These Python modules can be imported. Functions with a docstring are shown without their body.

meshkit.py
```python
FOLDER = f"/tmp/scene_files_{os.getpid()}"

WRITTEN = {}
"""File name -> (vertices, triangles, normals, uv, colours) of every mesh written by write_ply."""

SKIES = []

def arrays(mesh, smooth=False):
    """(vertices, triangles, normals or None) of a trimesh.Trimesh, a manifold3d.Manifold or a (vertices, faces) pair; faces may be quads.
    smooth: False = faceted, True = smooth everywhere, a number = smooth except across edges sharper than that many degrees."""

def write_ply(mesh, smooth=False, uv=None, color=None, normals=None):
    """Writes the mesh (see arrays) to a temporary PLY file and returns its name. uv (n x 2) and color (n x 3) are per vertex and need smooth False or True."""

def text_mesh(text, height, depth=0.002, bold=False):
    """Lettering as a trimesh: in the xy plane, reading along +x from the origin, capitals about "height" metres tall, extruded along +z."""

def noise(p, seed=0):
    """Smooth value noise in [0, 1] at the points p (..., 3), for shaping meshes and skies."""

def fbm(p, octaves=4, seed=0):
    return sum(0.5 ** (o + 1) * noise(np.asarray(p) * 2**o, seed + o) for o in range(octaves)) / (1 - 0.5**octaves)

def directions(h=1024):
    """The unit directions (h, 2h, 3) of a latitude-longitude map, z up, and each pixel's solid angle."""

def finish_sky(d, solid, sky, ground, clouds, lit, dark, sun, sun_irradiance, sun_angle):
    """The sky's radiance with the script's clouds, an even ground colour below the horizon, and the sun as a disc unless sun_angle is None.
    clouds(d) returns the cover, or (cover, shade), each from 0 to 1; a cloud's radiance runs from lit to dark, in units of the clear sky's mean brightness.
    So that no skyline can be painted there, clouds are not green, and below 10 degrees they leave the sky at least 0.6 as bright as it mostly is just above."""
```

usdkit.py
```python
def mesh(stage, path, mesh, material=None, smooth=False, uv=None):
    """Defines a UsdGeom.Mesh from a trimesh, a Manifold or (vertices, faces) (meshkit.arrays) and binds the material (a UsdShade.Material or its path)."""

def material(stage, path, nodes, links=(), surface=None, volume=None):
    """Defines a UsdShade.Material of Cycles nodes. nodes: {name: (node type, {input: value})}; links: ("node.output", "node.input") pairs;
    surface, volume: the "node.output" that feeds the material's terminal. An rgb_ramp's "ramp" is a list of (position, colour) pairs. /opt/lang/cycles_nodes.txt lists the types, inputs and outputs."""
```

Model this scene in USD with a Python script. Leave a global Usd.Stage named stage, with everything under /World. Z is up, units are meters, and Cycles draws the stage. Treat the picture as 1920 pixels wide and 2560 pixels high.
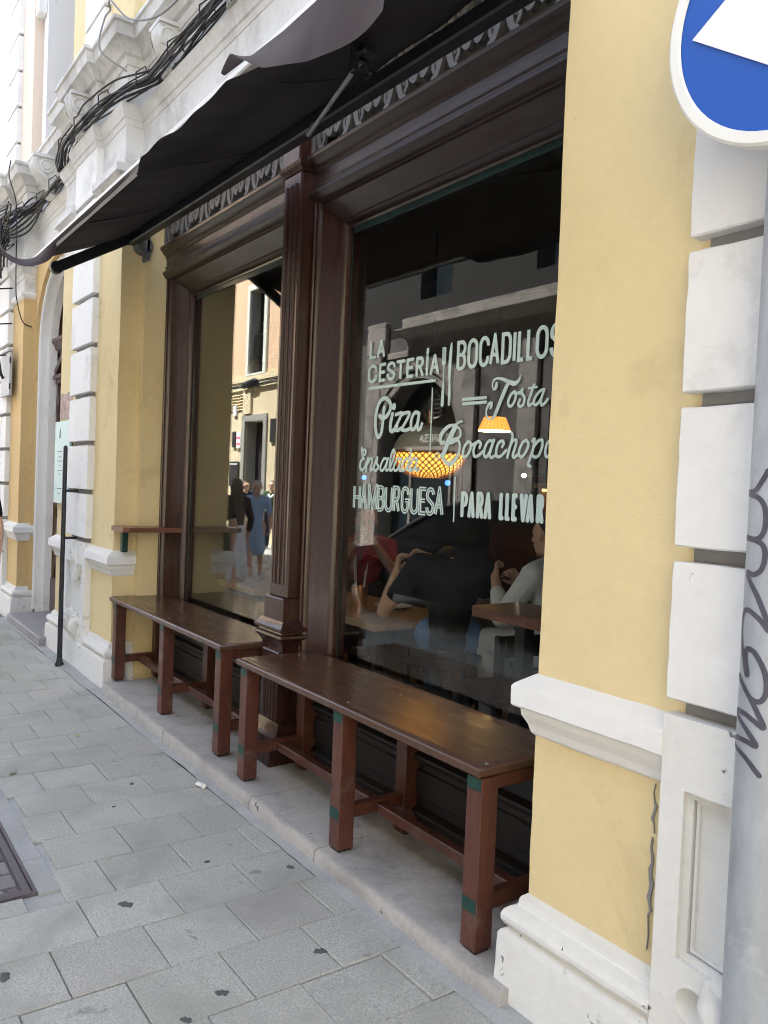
import math, json, random
import numpy as np, trimesh, usdkit, meshkit
import manifold3d as m3
from pxr import Usd, UsdGeom, UsdLux, UsdShade, Gf, Sdf
from shapely.geometry import Polygon, LineString, Point, MultiPoint, box as sbox
from shapely.ops import unary_union
from shapely import affinity

PI = math.pi
stage = Usd.Stage.CreateInMemory()
UsdGeom.SetStageUpAxis(stage, UsdGeom.Tokens.z)
UsdGeom.SetStageMetersPerUnit(stage, 1.0)
world = UsdGeom.Xform.Define(stage, '/World')
stage.SetDefaultPrim(world.GetPrim())
UsdGeom.Scope.Define(stage, '/World/Looks')

# ------------------------------------------------------------------ camera
YAW, PITCH, ROLL, FPX = -0.95676, -0.03092, 0.04144, 2040.0
fw = np.array([math.sin(YAW)*math.cos(PITCH), math.cos(YAW)*math.cos(PITCH), math.sin(PITCH)])
rt = np.cross(fw, [0, 0, 1]); rt /= np.linalg.norm(rt); up = np.cross(rt, fw)
rt, up = rt*math.cos(ROLL)+up*math.sin(ROLL), -rt*math.sin(ROLL)+up*math.cos(ROLL)
CAM = np.array([0.0, 0.0, 1.5])
cam = UsdGeom.Camera.Define(stage, '/World/camera')
M4 = Gf.Matrix4d(*rt, 0, *up, 0, *(-fw), 0, *CAM, 1)
cam.AddTransformOp().Set(M4)
cam.CreateHorizontalApertureAttr(27.0); cam.CreateVerticalApertureAttr(36.0)
cam.CreateFocalLengthAttr(27.0*FPX/1920.0)
cam.CreateClippingRangeAttr(Gf.Vec2f(0.05, 500))
cam.CreateExposureAttr(3.28)

# ------------------------------------------------------------------ sky and sun (overcast)
SUN = np.array([-0.22, 0.44, 0.87]); SUN /= np.linalg.norm(SUN)
ELEV = math.asin(SUN[2]); ROT = math.atan2(SUN[0], SUN[1])
sky_mat = usdkit.material(stage, '/World/Looks/sky_overcast', {
    'tc': ('texture_coordinate', {}),
    'sky': ('sky_texture', {'sky_type': 'single_scattering', 'sun_disc': False, 'sun_elevation': ELEV, 'sun_rotation': ROT, 'aerosol_density': 2.0}),
    'n': ('noise_texture', {'scale': 2.2, 'detail': 5.0, 'roughness': 0.55}),
    'r': ('rgb_ramp', {'ramp': [(0.0, (0.94, 1.10, 1.40)), (0.45, (1.18, 1.34, 1.65)), (1.0, (1.62, 1.77, 2.05))]}),
    'mix': ('mix', {'fac': 0.92}),
    'bg': ('background_shader', {'strength': 0.15})},
    [('tc.generated', 'n.vector'), ('n.fac', 'r.fac'), ('sky.color', 'mix.color1'), ('r.color', 'mix.color2'), ('mix.color', 'bg.color')], surface='bg.background')
dome = UsdLux.DomeLight.Define(stage, '/World/sky')
UsdShade.MaterialBindingAPI.Apply(dome.GetPrim()).Bind(sky_mat)
dome.GetPrim().SetCustomDataByKey('kind', 'structure')
sun = UsdLux.DistantLight.Define(stage, '/World/sun')
sun.CreateIntensityAttr(1.1); sun.CreateAngleAttr(1.5); sun.CreateNormalizeAttr(True); sun.CreateColorAttr(Gf.Vec3f(1.0, 0.975, 0.94))
zax = SUN; xax = np.cross([0, 0, 1], zax); xax /= np.linalg.norm(xax); yax = np.cross(zax, xax)
sun.AddTransformOp().Set(Gf.Matrix4d(*xax, 0, *yax, 0, *zax, 0, 0, 0, 0, 1))

# ------------------------------------------------------------------ materials
def material(name, nodes, links, surface='p.BSDF'):
    return usdkit.material(stage, '/World/Looks/'+name, nodes, links, surface=surface)

def lin(r, g, b):
    f = lambda c: c/12.92 if c <= 0.04045 else ((c+0.055)/1.055)**2.4
    return (f(r/255), f(g/255), f(b/255))

def mat(name, col, rough=0.6, var=0.15, scale=4.0, fine=0.0, fscale=90.0, bump=0.0, bscale=70.0, spec=0.5, metallic=0.0, coat=0.0,
        stain=None, stain_scale=2.5, stain_at=0.62, stretch=None, per_object=0.0, sheen=0.0, rvar=0.0, specks=None):
    """a mottled surface: large soft variation, fine grain, optional stains of their own colour, bump"""
    c = np.array(col, float)
    nodes = {'g': ('geometry', {}), 'n1': ('noise_texture', {'scale': scale, 'detail': 6.0, 'roughness': 0.6}),
             'r1': ('rgb_ramp', {'ramp': [(0.25, c*(1-var)), (0.75, np.minimum(c*(1+var), 0.95))]}),
             'p': ('principled_bsdf', {'roughness': rough, 'specular_ior_level': spec, 'metallic': metallic, 'coat_weight': coat, 'coat_roughness': 0.12, 'sheen_weight': sheen})}
    links = []
    src = 'g.position'
    if stretch is not None:
        nodes['mp'] = ('mapping', {'scale': stretch}); links.append(('g.position', 'mp.vector')); src = 'mp.vector'
    links += [(src, 'n1.vector'), ('n1.fac', 'r1.fac')]
    out = 'r1.color'
    if fine:
        nodes['n2'] = ('noise_texture', {'scale': fscale, 'detail': 3.0, 'roughness': 0.7})
        nodes['r2'] = ('rgb_ramp', {'ramp': [(0.3, (1-fine,)*3), (0.7, (1+fine,)*3)]})
        nodes['m2'] = ('mix_color', {'blend_type': 'multiply', 'fac': 1.0, 'use_clamp_result': False})
        links += [(src, 'n2.vector'), ('n2.fac', 'r2.fac'), (out, 'm2.a'), ('r2.color', 'm2.b')]; out = 'm2.result'
    if per_object:
        nodes['oi'] = ('object_info', {})
        nodes['ro'] = ('rgb_ramp', {'ramp': [(0, (1-per_object, 1-per_object*0.9, 1-per_object*1.1)), (0.5, (1, 1, 1)), (1, (1+per_object*1.1, 1+per_object, 1+per_object*0.8))]})
        nodes['mo'] = ('mix_color', {'blend_type': 'multiply', 'fac': 1.0, 'use_clamp_result': False})
        links += [('oi.random', 'ro.fac'), (out, 'mo.a'), ('ro.color', 'mo.b')]; out = 'mo.result'
    if stain is not None:
        nodes['n3'] = ('noise_texture', {'scale': stain_scale, 'detail': 8.0, 'roughness': 0.68, 'distortion': 0.4})
        nodes['r3'] = ('rgb_ramp', {'ramp': [(stain_at-0.06, (0, 0, 0)), (stain_at+0.10, (1, 1, 1))]})
        nodes['m3'] = ('mix_color', {'b': stain})
        links += [('g.position', 'n3.vector'), ('n3.fac', 'r3.fac'), ('r3.color', 'm3.fac'), (out, 'm3.a')]; out = 'm3.result'
    if specks is not None:
        sc, at, stc = specks
        nodes['n4'] = ('noise_texture', {'scale': sc, 'detail': 4.0, 'roughness': 0.55, 'distortion': 0.8})
        nodes['r4'] = ('rgb_ramp', {'ramp': [(at, (0, 0, 0)), (at+0.025, (1, 1, 1))]})
        nodes['m4'] = ('mix_color', {'b': stc})
        links += [('g.position', 'n4.vector'), ('n4.fac', 'r4.fac'), ('r4.color', 'm4.fac'), (out, 'm4.a')]; out = 'm4.result'
    links.append((out, 'p.base_color'))
    if rvar:
        nodes['nr'] = ('noise_texture', {'scale': 9.0, 'detail': 5.0}); nodes['rr'] = ('map_range', {'from_min': 0.3, 'from_max': 0.7, 'to_min': max(rough-rvar, 0.03), 'to_max': rough+rvar})
        links += [(src, 'nr.vector'), ('nr.fac', 'rr.value'), ('rr.result', 'p.roughness')]
    if bump:
        nodes['nb'] = ('noise_texture', {'scale': bscale, 'detail': 5.0, 'roughness': 0.6}); nodes['b'] = ('bump', {'strength': bump, 'distance': 0.01})
        links += [(src, 'nb.vector'), ('nb.fac', 'b.height'), ('b.normal', 'p.normal')]
    return material(name, nodes, links)

def emit(name, col, strength):
    return material(name, {'e': ('emission', {'color': col, 'strength': strength})}, [], 'e.emission')

M = {}
M['yellow'] = mat('yellow_render', (0.71, 0.585, 0.335), 0.85, 0.045, 1.6, fine=0.02, fscale=25, bump=0.16, bscale=85, spec=0.25, stain=(0.60, 0.48, 0.265), stain_scale=2.4, stain_at=0.61, specks=(13.0, 0.745, (0.30, 0.22, 0.13)))
M['orange'] = mat('ochre_render', (0.62, 0.445, 0.215), 0.85, 0.06, 1.6, fine=0.05, fscale=25, bump=0.2, bscale=45, spec=0.25, stain=(0.42, 0.28, 0.13), stain_scale=3.0, stain_at=0.66)
M['white'] = mat('white_masonry_paint', (0.76, 0.76, 0.75), 0.7, 0.04, 2.2, fine=0.015, fscale=30, bump=0.09, bscale=55, spec=0.3, stain=(0.58, 0.58, 0.57), stain_scale=2.6, stain_at=0.62, specks=(15.0, 0.735, (0.30, 0.30, 0.29)))
M['white_old'] = mat('weathered_white_paint', (0.64, 0.64, 0.63), 0.8, 0.10, 2.0, fine=0.05, fscale=30, bump=0.3, bscale=45, spec=0.25, stain=(0.43, 0.42, 0.41), stain_scale=1.9, stain_at=0.56, stretch=(1, 1, 0.6))
M['plinth'] = mat('scuffed_plinth_paint', (0.72, 0.72, 0.70), 0.75, 0.05, 3.0, fine=0.03, fscale=30, bump=0.16, bscale=40, spec=0.3, stain=(0.26, 0.25, 0.24), stain_scale=9.0, stain_at=0.69, specks=(16.0, 0.675, (0.20, 0.195, 0.19)))
M['joint'] = mat('grey_joint_render', (0.24, 0.235, 0.23), 0.9, 0.15, 8.0, bump=0.3)
M['wood'] = mat('dark_stained_timber', (0.030, 0.0092, 0.0056), 0.33, 0.2, 3.0, fine=0.10, fscale=20, bump=0.06, bscale=30, coat=0.22, stretch=(4, 4, 0.5), rvar=0.08)
M['wood_h'] = mat('shaded_timber_moulding', (0.0165, 0.0066, 0.0048), 0.38, 0.2, 3.0, fine=0.10, fscale=20, bump=0.06, bscale=30, coat=0.15, stretch=(0.5, 4, 4), rvar=0.08)  # same timber, grain along x, with shade under the cornice put in its colour
M['riser'] = mat('black_brown_panel', (0.011, 0.008, 0.007), 0.5, 0.25, 4.0, bump=0.05)
M['bench_top'] = mat('varnished_brown_seat', (0.078, 0.037, 0.021), 0.29, 0.10, 2.0, fine=0.05, fscale=16, bump=0.015, bscale=14, coat=0.3, spec=0.35, stretch=(0.6, 3, 3), rvar=0.05, stain=(0.092, 0.060, 0.042), stain_scale=5.0, stain_at=0.60, specks=(30.0, 0.735, (0.18, 0.15, 0.13)))
M['bench_leg'] = mat('worn_red_brown_leg', (0.075, 0.023, 0.013), 0.45, 0.30, 4.0, fine=0.25, fscale=24, bump=0.10, bscale=26, coat=0.15, stretch=(5, 5, 0.7), stain=(0.115, 0.082, 0.064), stain_scale=8.0, stain_at=0.625, specks=(26.0, 0.70, (0.15, 0.11, 0.085)))
M['tape'] = mat('dark_green_tape', (0.004, 0.038, 0.027), 0.45, 0.1, 20.0)
M['rubber'] = mat('black_rubber', (0.015, 0.015, 0.016), 0.7, 0.1)
M['step'] = mat('worn_limestone', (0.40, 0.38, 0.36), 0.72, 0.16, 3.0, fine=0.10, fscale=40, bump=0.35, bscale=24, spec=0.35, stain=(0.285, 0.27, 0.258), stain_scale=3.4, stain_at=0.555, specks=(20.0, 0.69, (0.085, 0.08, 0.078)))
M['mortar'] = mat('sandy_mortar', (0.36, 0.365, 0.365), 0.9, 0.15, 6.0, fine=0.1, bump=0.4, bscale=60)
M['gap'] = mat('dark_joint_sand', (0.15, 0.155, 0.155), 0.95, 0.25, 9.0, bump=0.3)
def paver_mat(name, col, st):
    return mat(name, col, 0.62, 0.07, 3.0, fine=0.30, fscale=130, bump=0.3, bscale=140, spec=0.4, per_object=0.045, stain=st, stain_scale=1.6, stain_at=0.54, specks=(7.0, 0.70, tuple(0.8*k for k in st)))
M['pav'] = [paver_mat('granite_paver', (0.405, 0.405, 0.380), (0.31, 0.31, 0.285)), paver_mat('granite_paver_light', (0.420, 0.420, 0.395), (0.33, 0.33, 0.305)),
            paver_mat('granite_paver_pink', (0.408, 0.400, 0.378), (0.32, 0.312, 0.29)), paver_mat('granite_paver_green', (0.395, 0.402, 0.370), (0.30, 0.306, 0.272))]
M['iron'] = mat('dark_cast_iron', (0.10, 0.10, 0.105), 0.5, 0.25, 8.0, bump=0.15, spec=0.5)
M['board'] = mat('frieze_backing', (0.20, 0.195, 0.18), 0.8, 0.2, 3.0)
M['awning'] = material('mauve_awning_canvas', {'g': ('geometry', {}), 'n': ('noise_texture', {'scale': 3.0, 'detail': 5.0}), 'r': ('rgb_ramp', {'ramp': [(0.3, (0.031, 0.019, 0.025)), (0.7, (0.039, 0.025, 0.032))]}),
    'w': ('noise_texture', {'scale': 600.0, 'detail': 1.0}), 'b': ('bump', {'strength': 0.2, 'distance': 0.002}),
    'd': ('principled_bsdf', {'roughness': 0.85, 'sheen_weight': 0.1}), 't': ('translucent_bsdf', {'color': (0.16, 0.12, 0.14)}), 'm': ('mix_closure', {'fac': 0.10})},
    [('g.position', 'n.vector'), ('n.fac', 'r.fac'), ('r.color', 'd.base_color'), ('g.position', 'w.vector'), ('w.fac', 'b.height'), ('b.normal', 'd.normal'), ('d.BSDF', 'm.closure1'), ('t.BSDF', 'm.closure2')], 'm.closure')
M['canopy_cloth'] = mat('dark_awning_cloth', (0.026, 0.021, 0.027), 0.9, 0.15, 4.0, bump=0.1, bscale=400)  # canopy cloth, one even tone darker than the valance canvas
M['overlit_peach'] = mat('overlit_peach_render', (0.74, 0.62, 0.52), 0.85, 0.04, 1.6)  # strong light on the upper pier put into a paler peach colour
M['alu'] = mat('white_aluminium', (0.72, 0.72, 0.72), 0.4, 0.04, spec=0.5)
M['black_metal'] = mat('black_painted_metal', (0.012, 0.013, 0.017), 0.4, 0.2, 6.0, spec=0.5, bump=0.05)
M['cable'] = mat('black_cable', (0.012, 0.013, 0.018), 0.55, 0.2, 12.0)
M['cable_grey'] = mat('grey_cable', (0.22, 0.22, 0.23), 0.6, 0.15, 12.0)
M['galv'] = mat('galvanised_steel', (0.36, 0.385, 0.42), 0.52, 0.16, 5.0, fine=0.10, fscale=26, bump=0.06, bscale=22, metallic=0.35, spec=0.5, stain=(0.52, 0.55, 0.58), stain_scale=10.0, stain_at=0.64, stretch=(1, 1, 0.35))
M['ink'] = mat('marker_ink', (0.060, 0.058, 0.082), 0.4, 0.25, 14.0)
M['sign_blue'] = mat('blue_sign_face', (0.017, 0.092, 0.43), 0.35, 0.03, spec=0.5)
M['sign_white'] = mat('white_sign_face', (0.80, 0.81, 0.82), 0.35, 0.02)
M['sign_rim'] = mat('white_sign_rim', (0.76, 0.76, 0.73), 0.4, 0.04, 6.0, stain=(0.42, 0.41, 0.36), stain_scale=6.0, stain_at=0.64)
M['grate'] = mat('rusty_steel_cover', (0.125, 0.105, 0.115), 0.6, 0.25, 6.0, fine=0.15, metallic=0.25, bump=0.2)
M['grate_in'] = mat('cover_infill', (0.185, 0.175, 0.185), 0.7, 0.2, 5.0, fine=0.15, bump=0.3)
M['letter'] = mat('pale_teal_vinyl', (0.58, 0.74, 0.735), 0.55, 0.02)
M['teal'] = mat('pale_teal_board', (0.46, 0.63, 0.63), 0.45, 0.03)
M['print'] = mat('grey_print', (0.12, 0.16, 0.17), 0.6, 0.05)
M['paper'] = mat('crumpled_paper', (0.80, 0.80, 0.79), 0.8, 0.03)
M['gum'] = mat('flattened_gum', (0.085, 0.088, 0.086), 0.8, 0.2, 20.0)
M['leaf_g'] = mat('fallen_leaf', (0.40, 0.45, 0.16), 0.7, 0.2, 30.0)
M['leaf_b'] = mat('dry_leaf', (0.24, 0.23, 0.16), 0.7, 0.2, 30.0)
M['poster'] = mat('faded_poster', (0.46, 0.34, 0.30), 0.85, 0.25, 9.0, stain=(0.22, 0.13, 0.12), stain_scale=11.0, stain_at=0.55)
M['util'] = mat('grey_utility_box', (0.42, 0.43, 0.46), 0.5, 0.08, 3.0, stain=(0.3, 0.3, 0.33), stain_at=0.6)
M['pink'] = mat('pink_print', (0.80, 0.10, 0.20), 0.7, 0.05)
def glass(name, tint, ior):
    return material(name, {'geo': ('geometry', {}), 'io': ('math', {'math_type': 'multiply_add', 'value2': 1.0/ior-ior, 'value3': ior}), 'f': ('fresnel', {}), 't': ('transparent_bsdf', {'color': tint}), 'g': ('glossy_bsdf', {'color': (1, 1, 1), 'roughness': 0.0}), 'm': ('mix_closure', {})},
                    [('geo.backfacing', 'io.value1'), ('io.value', 'f.IOR'), ('f.fac', 'm.fac'), ('t.BSDF', 'm.closure1'), ('g.BSDF', 'm.closure2')], 'm.closure')
M['glass'] = glass('shop_window_glass', (0.965, 0.985, 0.98), 1.48)
M['glass_edge'] = mat('green_glass_edge', (0.012, 0.030, 0.028), 0.3, 0.1, 10.0)
M['glass_far'] = mat('dark_window_glass', (0.02, 0.028, 0.034), 0.12, 0.2, 2.0, spec=0.7)
M['tumbler'] = glass('tumbler_glass', (0.93, 0.95, 0.95), 1.7)
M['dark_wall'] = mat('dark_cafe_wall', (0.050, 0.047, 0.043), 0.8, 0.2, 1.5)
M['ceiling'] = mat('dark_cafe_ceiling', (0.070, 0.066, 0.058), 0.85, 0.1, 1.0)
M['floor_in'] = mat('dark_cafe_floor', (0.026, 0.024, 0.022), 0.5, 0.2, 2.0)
M['oak'] = mat('oak_table', (0.36, 0.22, 0.11), 0.4, 0.2, 3.0, fine=0.15, fscale=20, stretch=(0.6, 4, 4))
M['red_wood'] = mat('red_brown_bar_wood', (0.13, 0.043, 0.022), 0.4, 0.2, 3.0, fine=0.15, fscale=20, coat=0.3, stretch=(0.6, 4, 4))
M['dark_chair'] = mat('black_chair', (0.015, 0.015, 0.017), 0.5, 0.2)
M['copper'] = mat('copper_mug', (0.70, 0.34, 0.17), 0.28, 0.1, metallic=0.9)
M['fabric_shade'] = mat('grey_linen_shade', (0.82, 0.76, 0.64), 0.9, 0.05, 30.0)
M['glow'] = emit('lamp_glow', (1.0, 0.42, 0.05), 0.34)
M['glow_hot'] = emit('lamp_bulb', (1.0, 0.72, 0.30), 1.0)
M['glow_cone'] = emit('pleated_shade_glow', (1.0, 0.34, 0.03), 0.20)
M['glow_or'] = emit('orange_shade_glow', (1.0, 0.25, 0.03), 0.06)
M['cane'] = mat('amber_cane', (0.42, 0.17, 0.03), 0.6, 0.15, 20.0)
M['spot_w'] = emit('white_light_point', (1.0, 0.9, 0.7), 1.6)
M['spot_g'] = emit('green_light_point', (0.02, 1.0, 0.55), 0.30)
M['spot_b'] = emit('blue_light_point', (0.05, 0.15, 1.0), 0.5)
M['shelf_lit'] = mat('pine_back_panel', (0.40, 0.24, 0.10), 0.6, 0.3, 6.0, stretch=(1, 1, 6))
M['bottle'] = mat('amber_bottle', (0.22, 0.11, 0.03), 0.15, 0.5, 6.0, per_object=0.5)
M['opp_peach'] = mat('peach_render', (0.68, 0.48, 0.31), 0.85, 0.05, 1.0, fine=0.04, bump=0.15)
M['opp_cream'] = mat('cream_render', (0.63, 0.54, 0.36), 0.85, 0.07, 1.0, fine=0.04, bump=0.15, stain=(0.45, 0.36, 0.20), stain_scale=1.5, stain_at=0.64)
M['opp_white'] = mat('pale_green_white_trim', (0.66, 0.70, 0.63), 0.7, 0.05)
M['opp_grey'] = mat('grey_stone_surround', (0.29, 0.285, 0.26), 0.8, 0.15, 5.0, bump=0.2)
M['opp_dark'] = mat('dark_opening', (0.018, 0.017, 0.018), 0.6, 0.2)
M['granite_dk'] = mat('sooty_granite', (0.105, 0.095, 0.088), 0.8, 0.25, 2.5, fine=0.15, fscale=40, bump=0.3, stain=(0.05, 0.046, 0.043), stain_scale=1.5, stain_at=0.55)
M['slate_dk'] = mat('dark_upper_render', (0.016, 0.0145, 0.0135), 0.85, 0.2, 2.0, bump=0.2)
M['granite_lt'] = mat('grey_granite_trim', (0.26, 0.235, 0.21), 0.8, 0.2, 2.5, fine=0.12, fscale=40, bump=0.3, stain=(0.12, 0.11, 0.10), stain_scale=1.8, stain_at=0.55)
M['skin'] = mat('skin', (0.60, 0.37, 0.27), 0.5, 0.06, 12.0, spec=0.4)
M['skin_dk'] = mat('tanned_skin', (0.30, 0.145, 0.085), 0.5, 0.06, 12.0, spec=0.4)
def cloth(name, c, v=0.08): return mat(name, c, 0.85, v, 7.0, fine=0.08, fscale=120, bump=0.25, bscale=16, spec=0.2)
M['black_cloth'] = cloth('black_cotton', (0.012, 0.012, 0.014)); M['white_cloth'] = cloth('white_cotton', (0.72, 0.72, 0.72)); M['red_cloth'] = cloth('red_cotton', (0.24, 0.008, 0.018))
M['denim'] = cloth('blue_denim', (0.10, 0.19, 0.36), 0.3); M['navy'] = cloth('navy_cotton', (0.02, 0.026, 0.05)); M['blue_cloth'] = cloth('light_blue_cotton', (0.33, 0.44, 0.62)); M['green_cloth'] = cloth('dark_green_cotton', (0.035, 0.075, 0.035))
M['beige_cloth'] = cloth('beige_cotton', (0.50, 0.43, 0.36)); M['brown_cloth'] = cloth('brown_knit', (0.075, 0.06, 0.045))
M['hair_dk'] = mat('dark_hair', (0.012, 0.010, 0.009), 0.45, 0.2, 40.0, bump=0.3, bscale=90, stretch=(3, 3, 0.5)); M['hair_br'] = mat('brown_hair', (0.05, 0.028, 0.016), 0.5, 0.2, 40.0, bump=0.3, bscale=90, stretch=(3, 3, 0.5)); M['hair_bl'] = mat('blond_hair', (0.52, 0.36, 0.16), 0.5, 0.3, 40.0, bump=0.4, bscale=90, stretch=(3, 3, 0.4)); M['hair_gr'] = mat('grey_hair', (0.38, 0.36, 0.33), 0.5, 0.1, 40.0)
M['eye'] = mat('dark_eye', (0.02, 0.015, 0.012), 0.2, 0.0)
M['car_paint'] = mat('dark_blue_car_paint', (0.02, 0.026, 0.045), 0.25, 0.02, coat=0.8); M['car_chrome'] = mat('car_trim', (0.5, 0.5, 0.5), 0.2, 0.02, metallic=0.8)
M['beige_sign'] = mat('pale_shop_letters', (0.62, 0.60, 0.56), 0.6, 0.05)

# ------------------------------------------------------------------ object helpers
ROOT = {}
USED = {}
def numbered(parent, name):
    k = (parent, name); n = USED.get(k, -1)+1; USED[k] = n
    return name if n == 0 else f'{name}_{n:03d}'
class Thing:
    def __init__(s, path, loc): s.path, s.loc = path, np.array(loc, float)
def tag(prim, label=None, cat=None, group=None, kind=None):
    for k, v in (('label', label), ('category', cat), ('group', group), ('kind', kind)):
        if v: prim.SetCustomDataByKey(k, v)
def thing(name, label, cat, loc=(0, 0, 0), group=None, kind=None):
    path = '/World/'+numbered('/World', name)
    x = UsdGeom.Xform.Define(stage, path); x.AddTranslateOp().Set(Gf.Vec3d(*map(float, loc)))
    tag(x.GetPrim(), label, cat, group, kind)
    return Thing(path, loc)
def arr(mesh):
    if isinstance(mesh, MB): return mesh.arrays()
    v, f, _ = meshkit.arrays(mesh); return v, f
def obj(name, mesh, m, parent=None, smooth=False, label=None, cat=None, group=None, kind=None):
    v, f = arr(mesh)
    if parent is None:
        path = '/World/'+numbered('/World', name); loc = np.zeros(3)
        loc = np.array([v[:, 0].mean(), v[:, 1].mean(), v[:, 2].min()])
    else:
        path = parent.path+'/'+numbered(parent.path, name); loc = parent.loc
    me = usdkit.mesh(stage, path, trimesh.Trimesh(v-loc, f, process=False), M[m] if isinstance(m, str) else m, smooth=smooth)
    if parent is None: me.AddTranslateOp().Set(Gf.Vec3d(*map(float, loc)))
    tag(me.GetPrim(), label, cat, group, kind)
    return Thing(path, loc)

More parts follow.
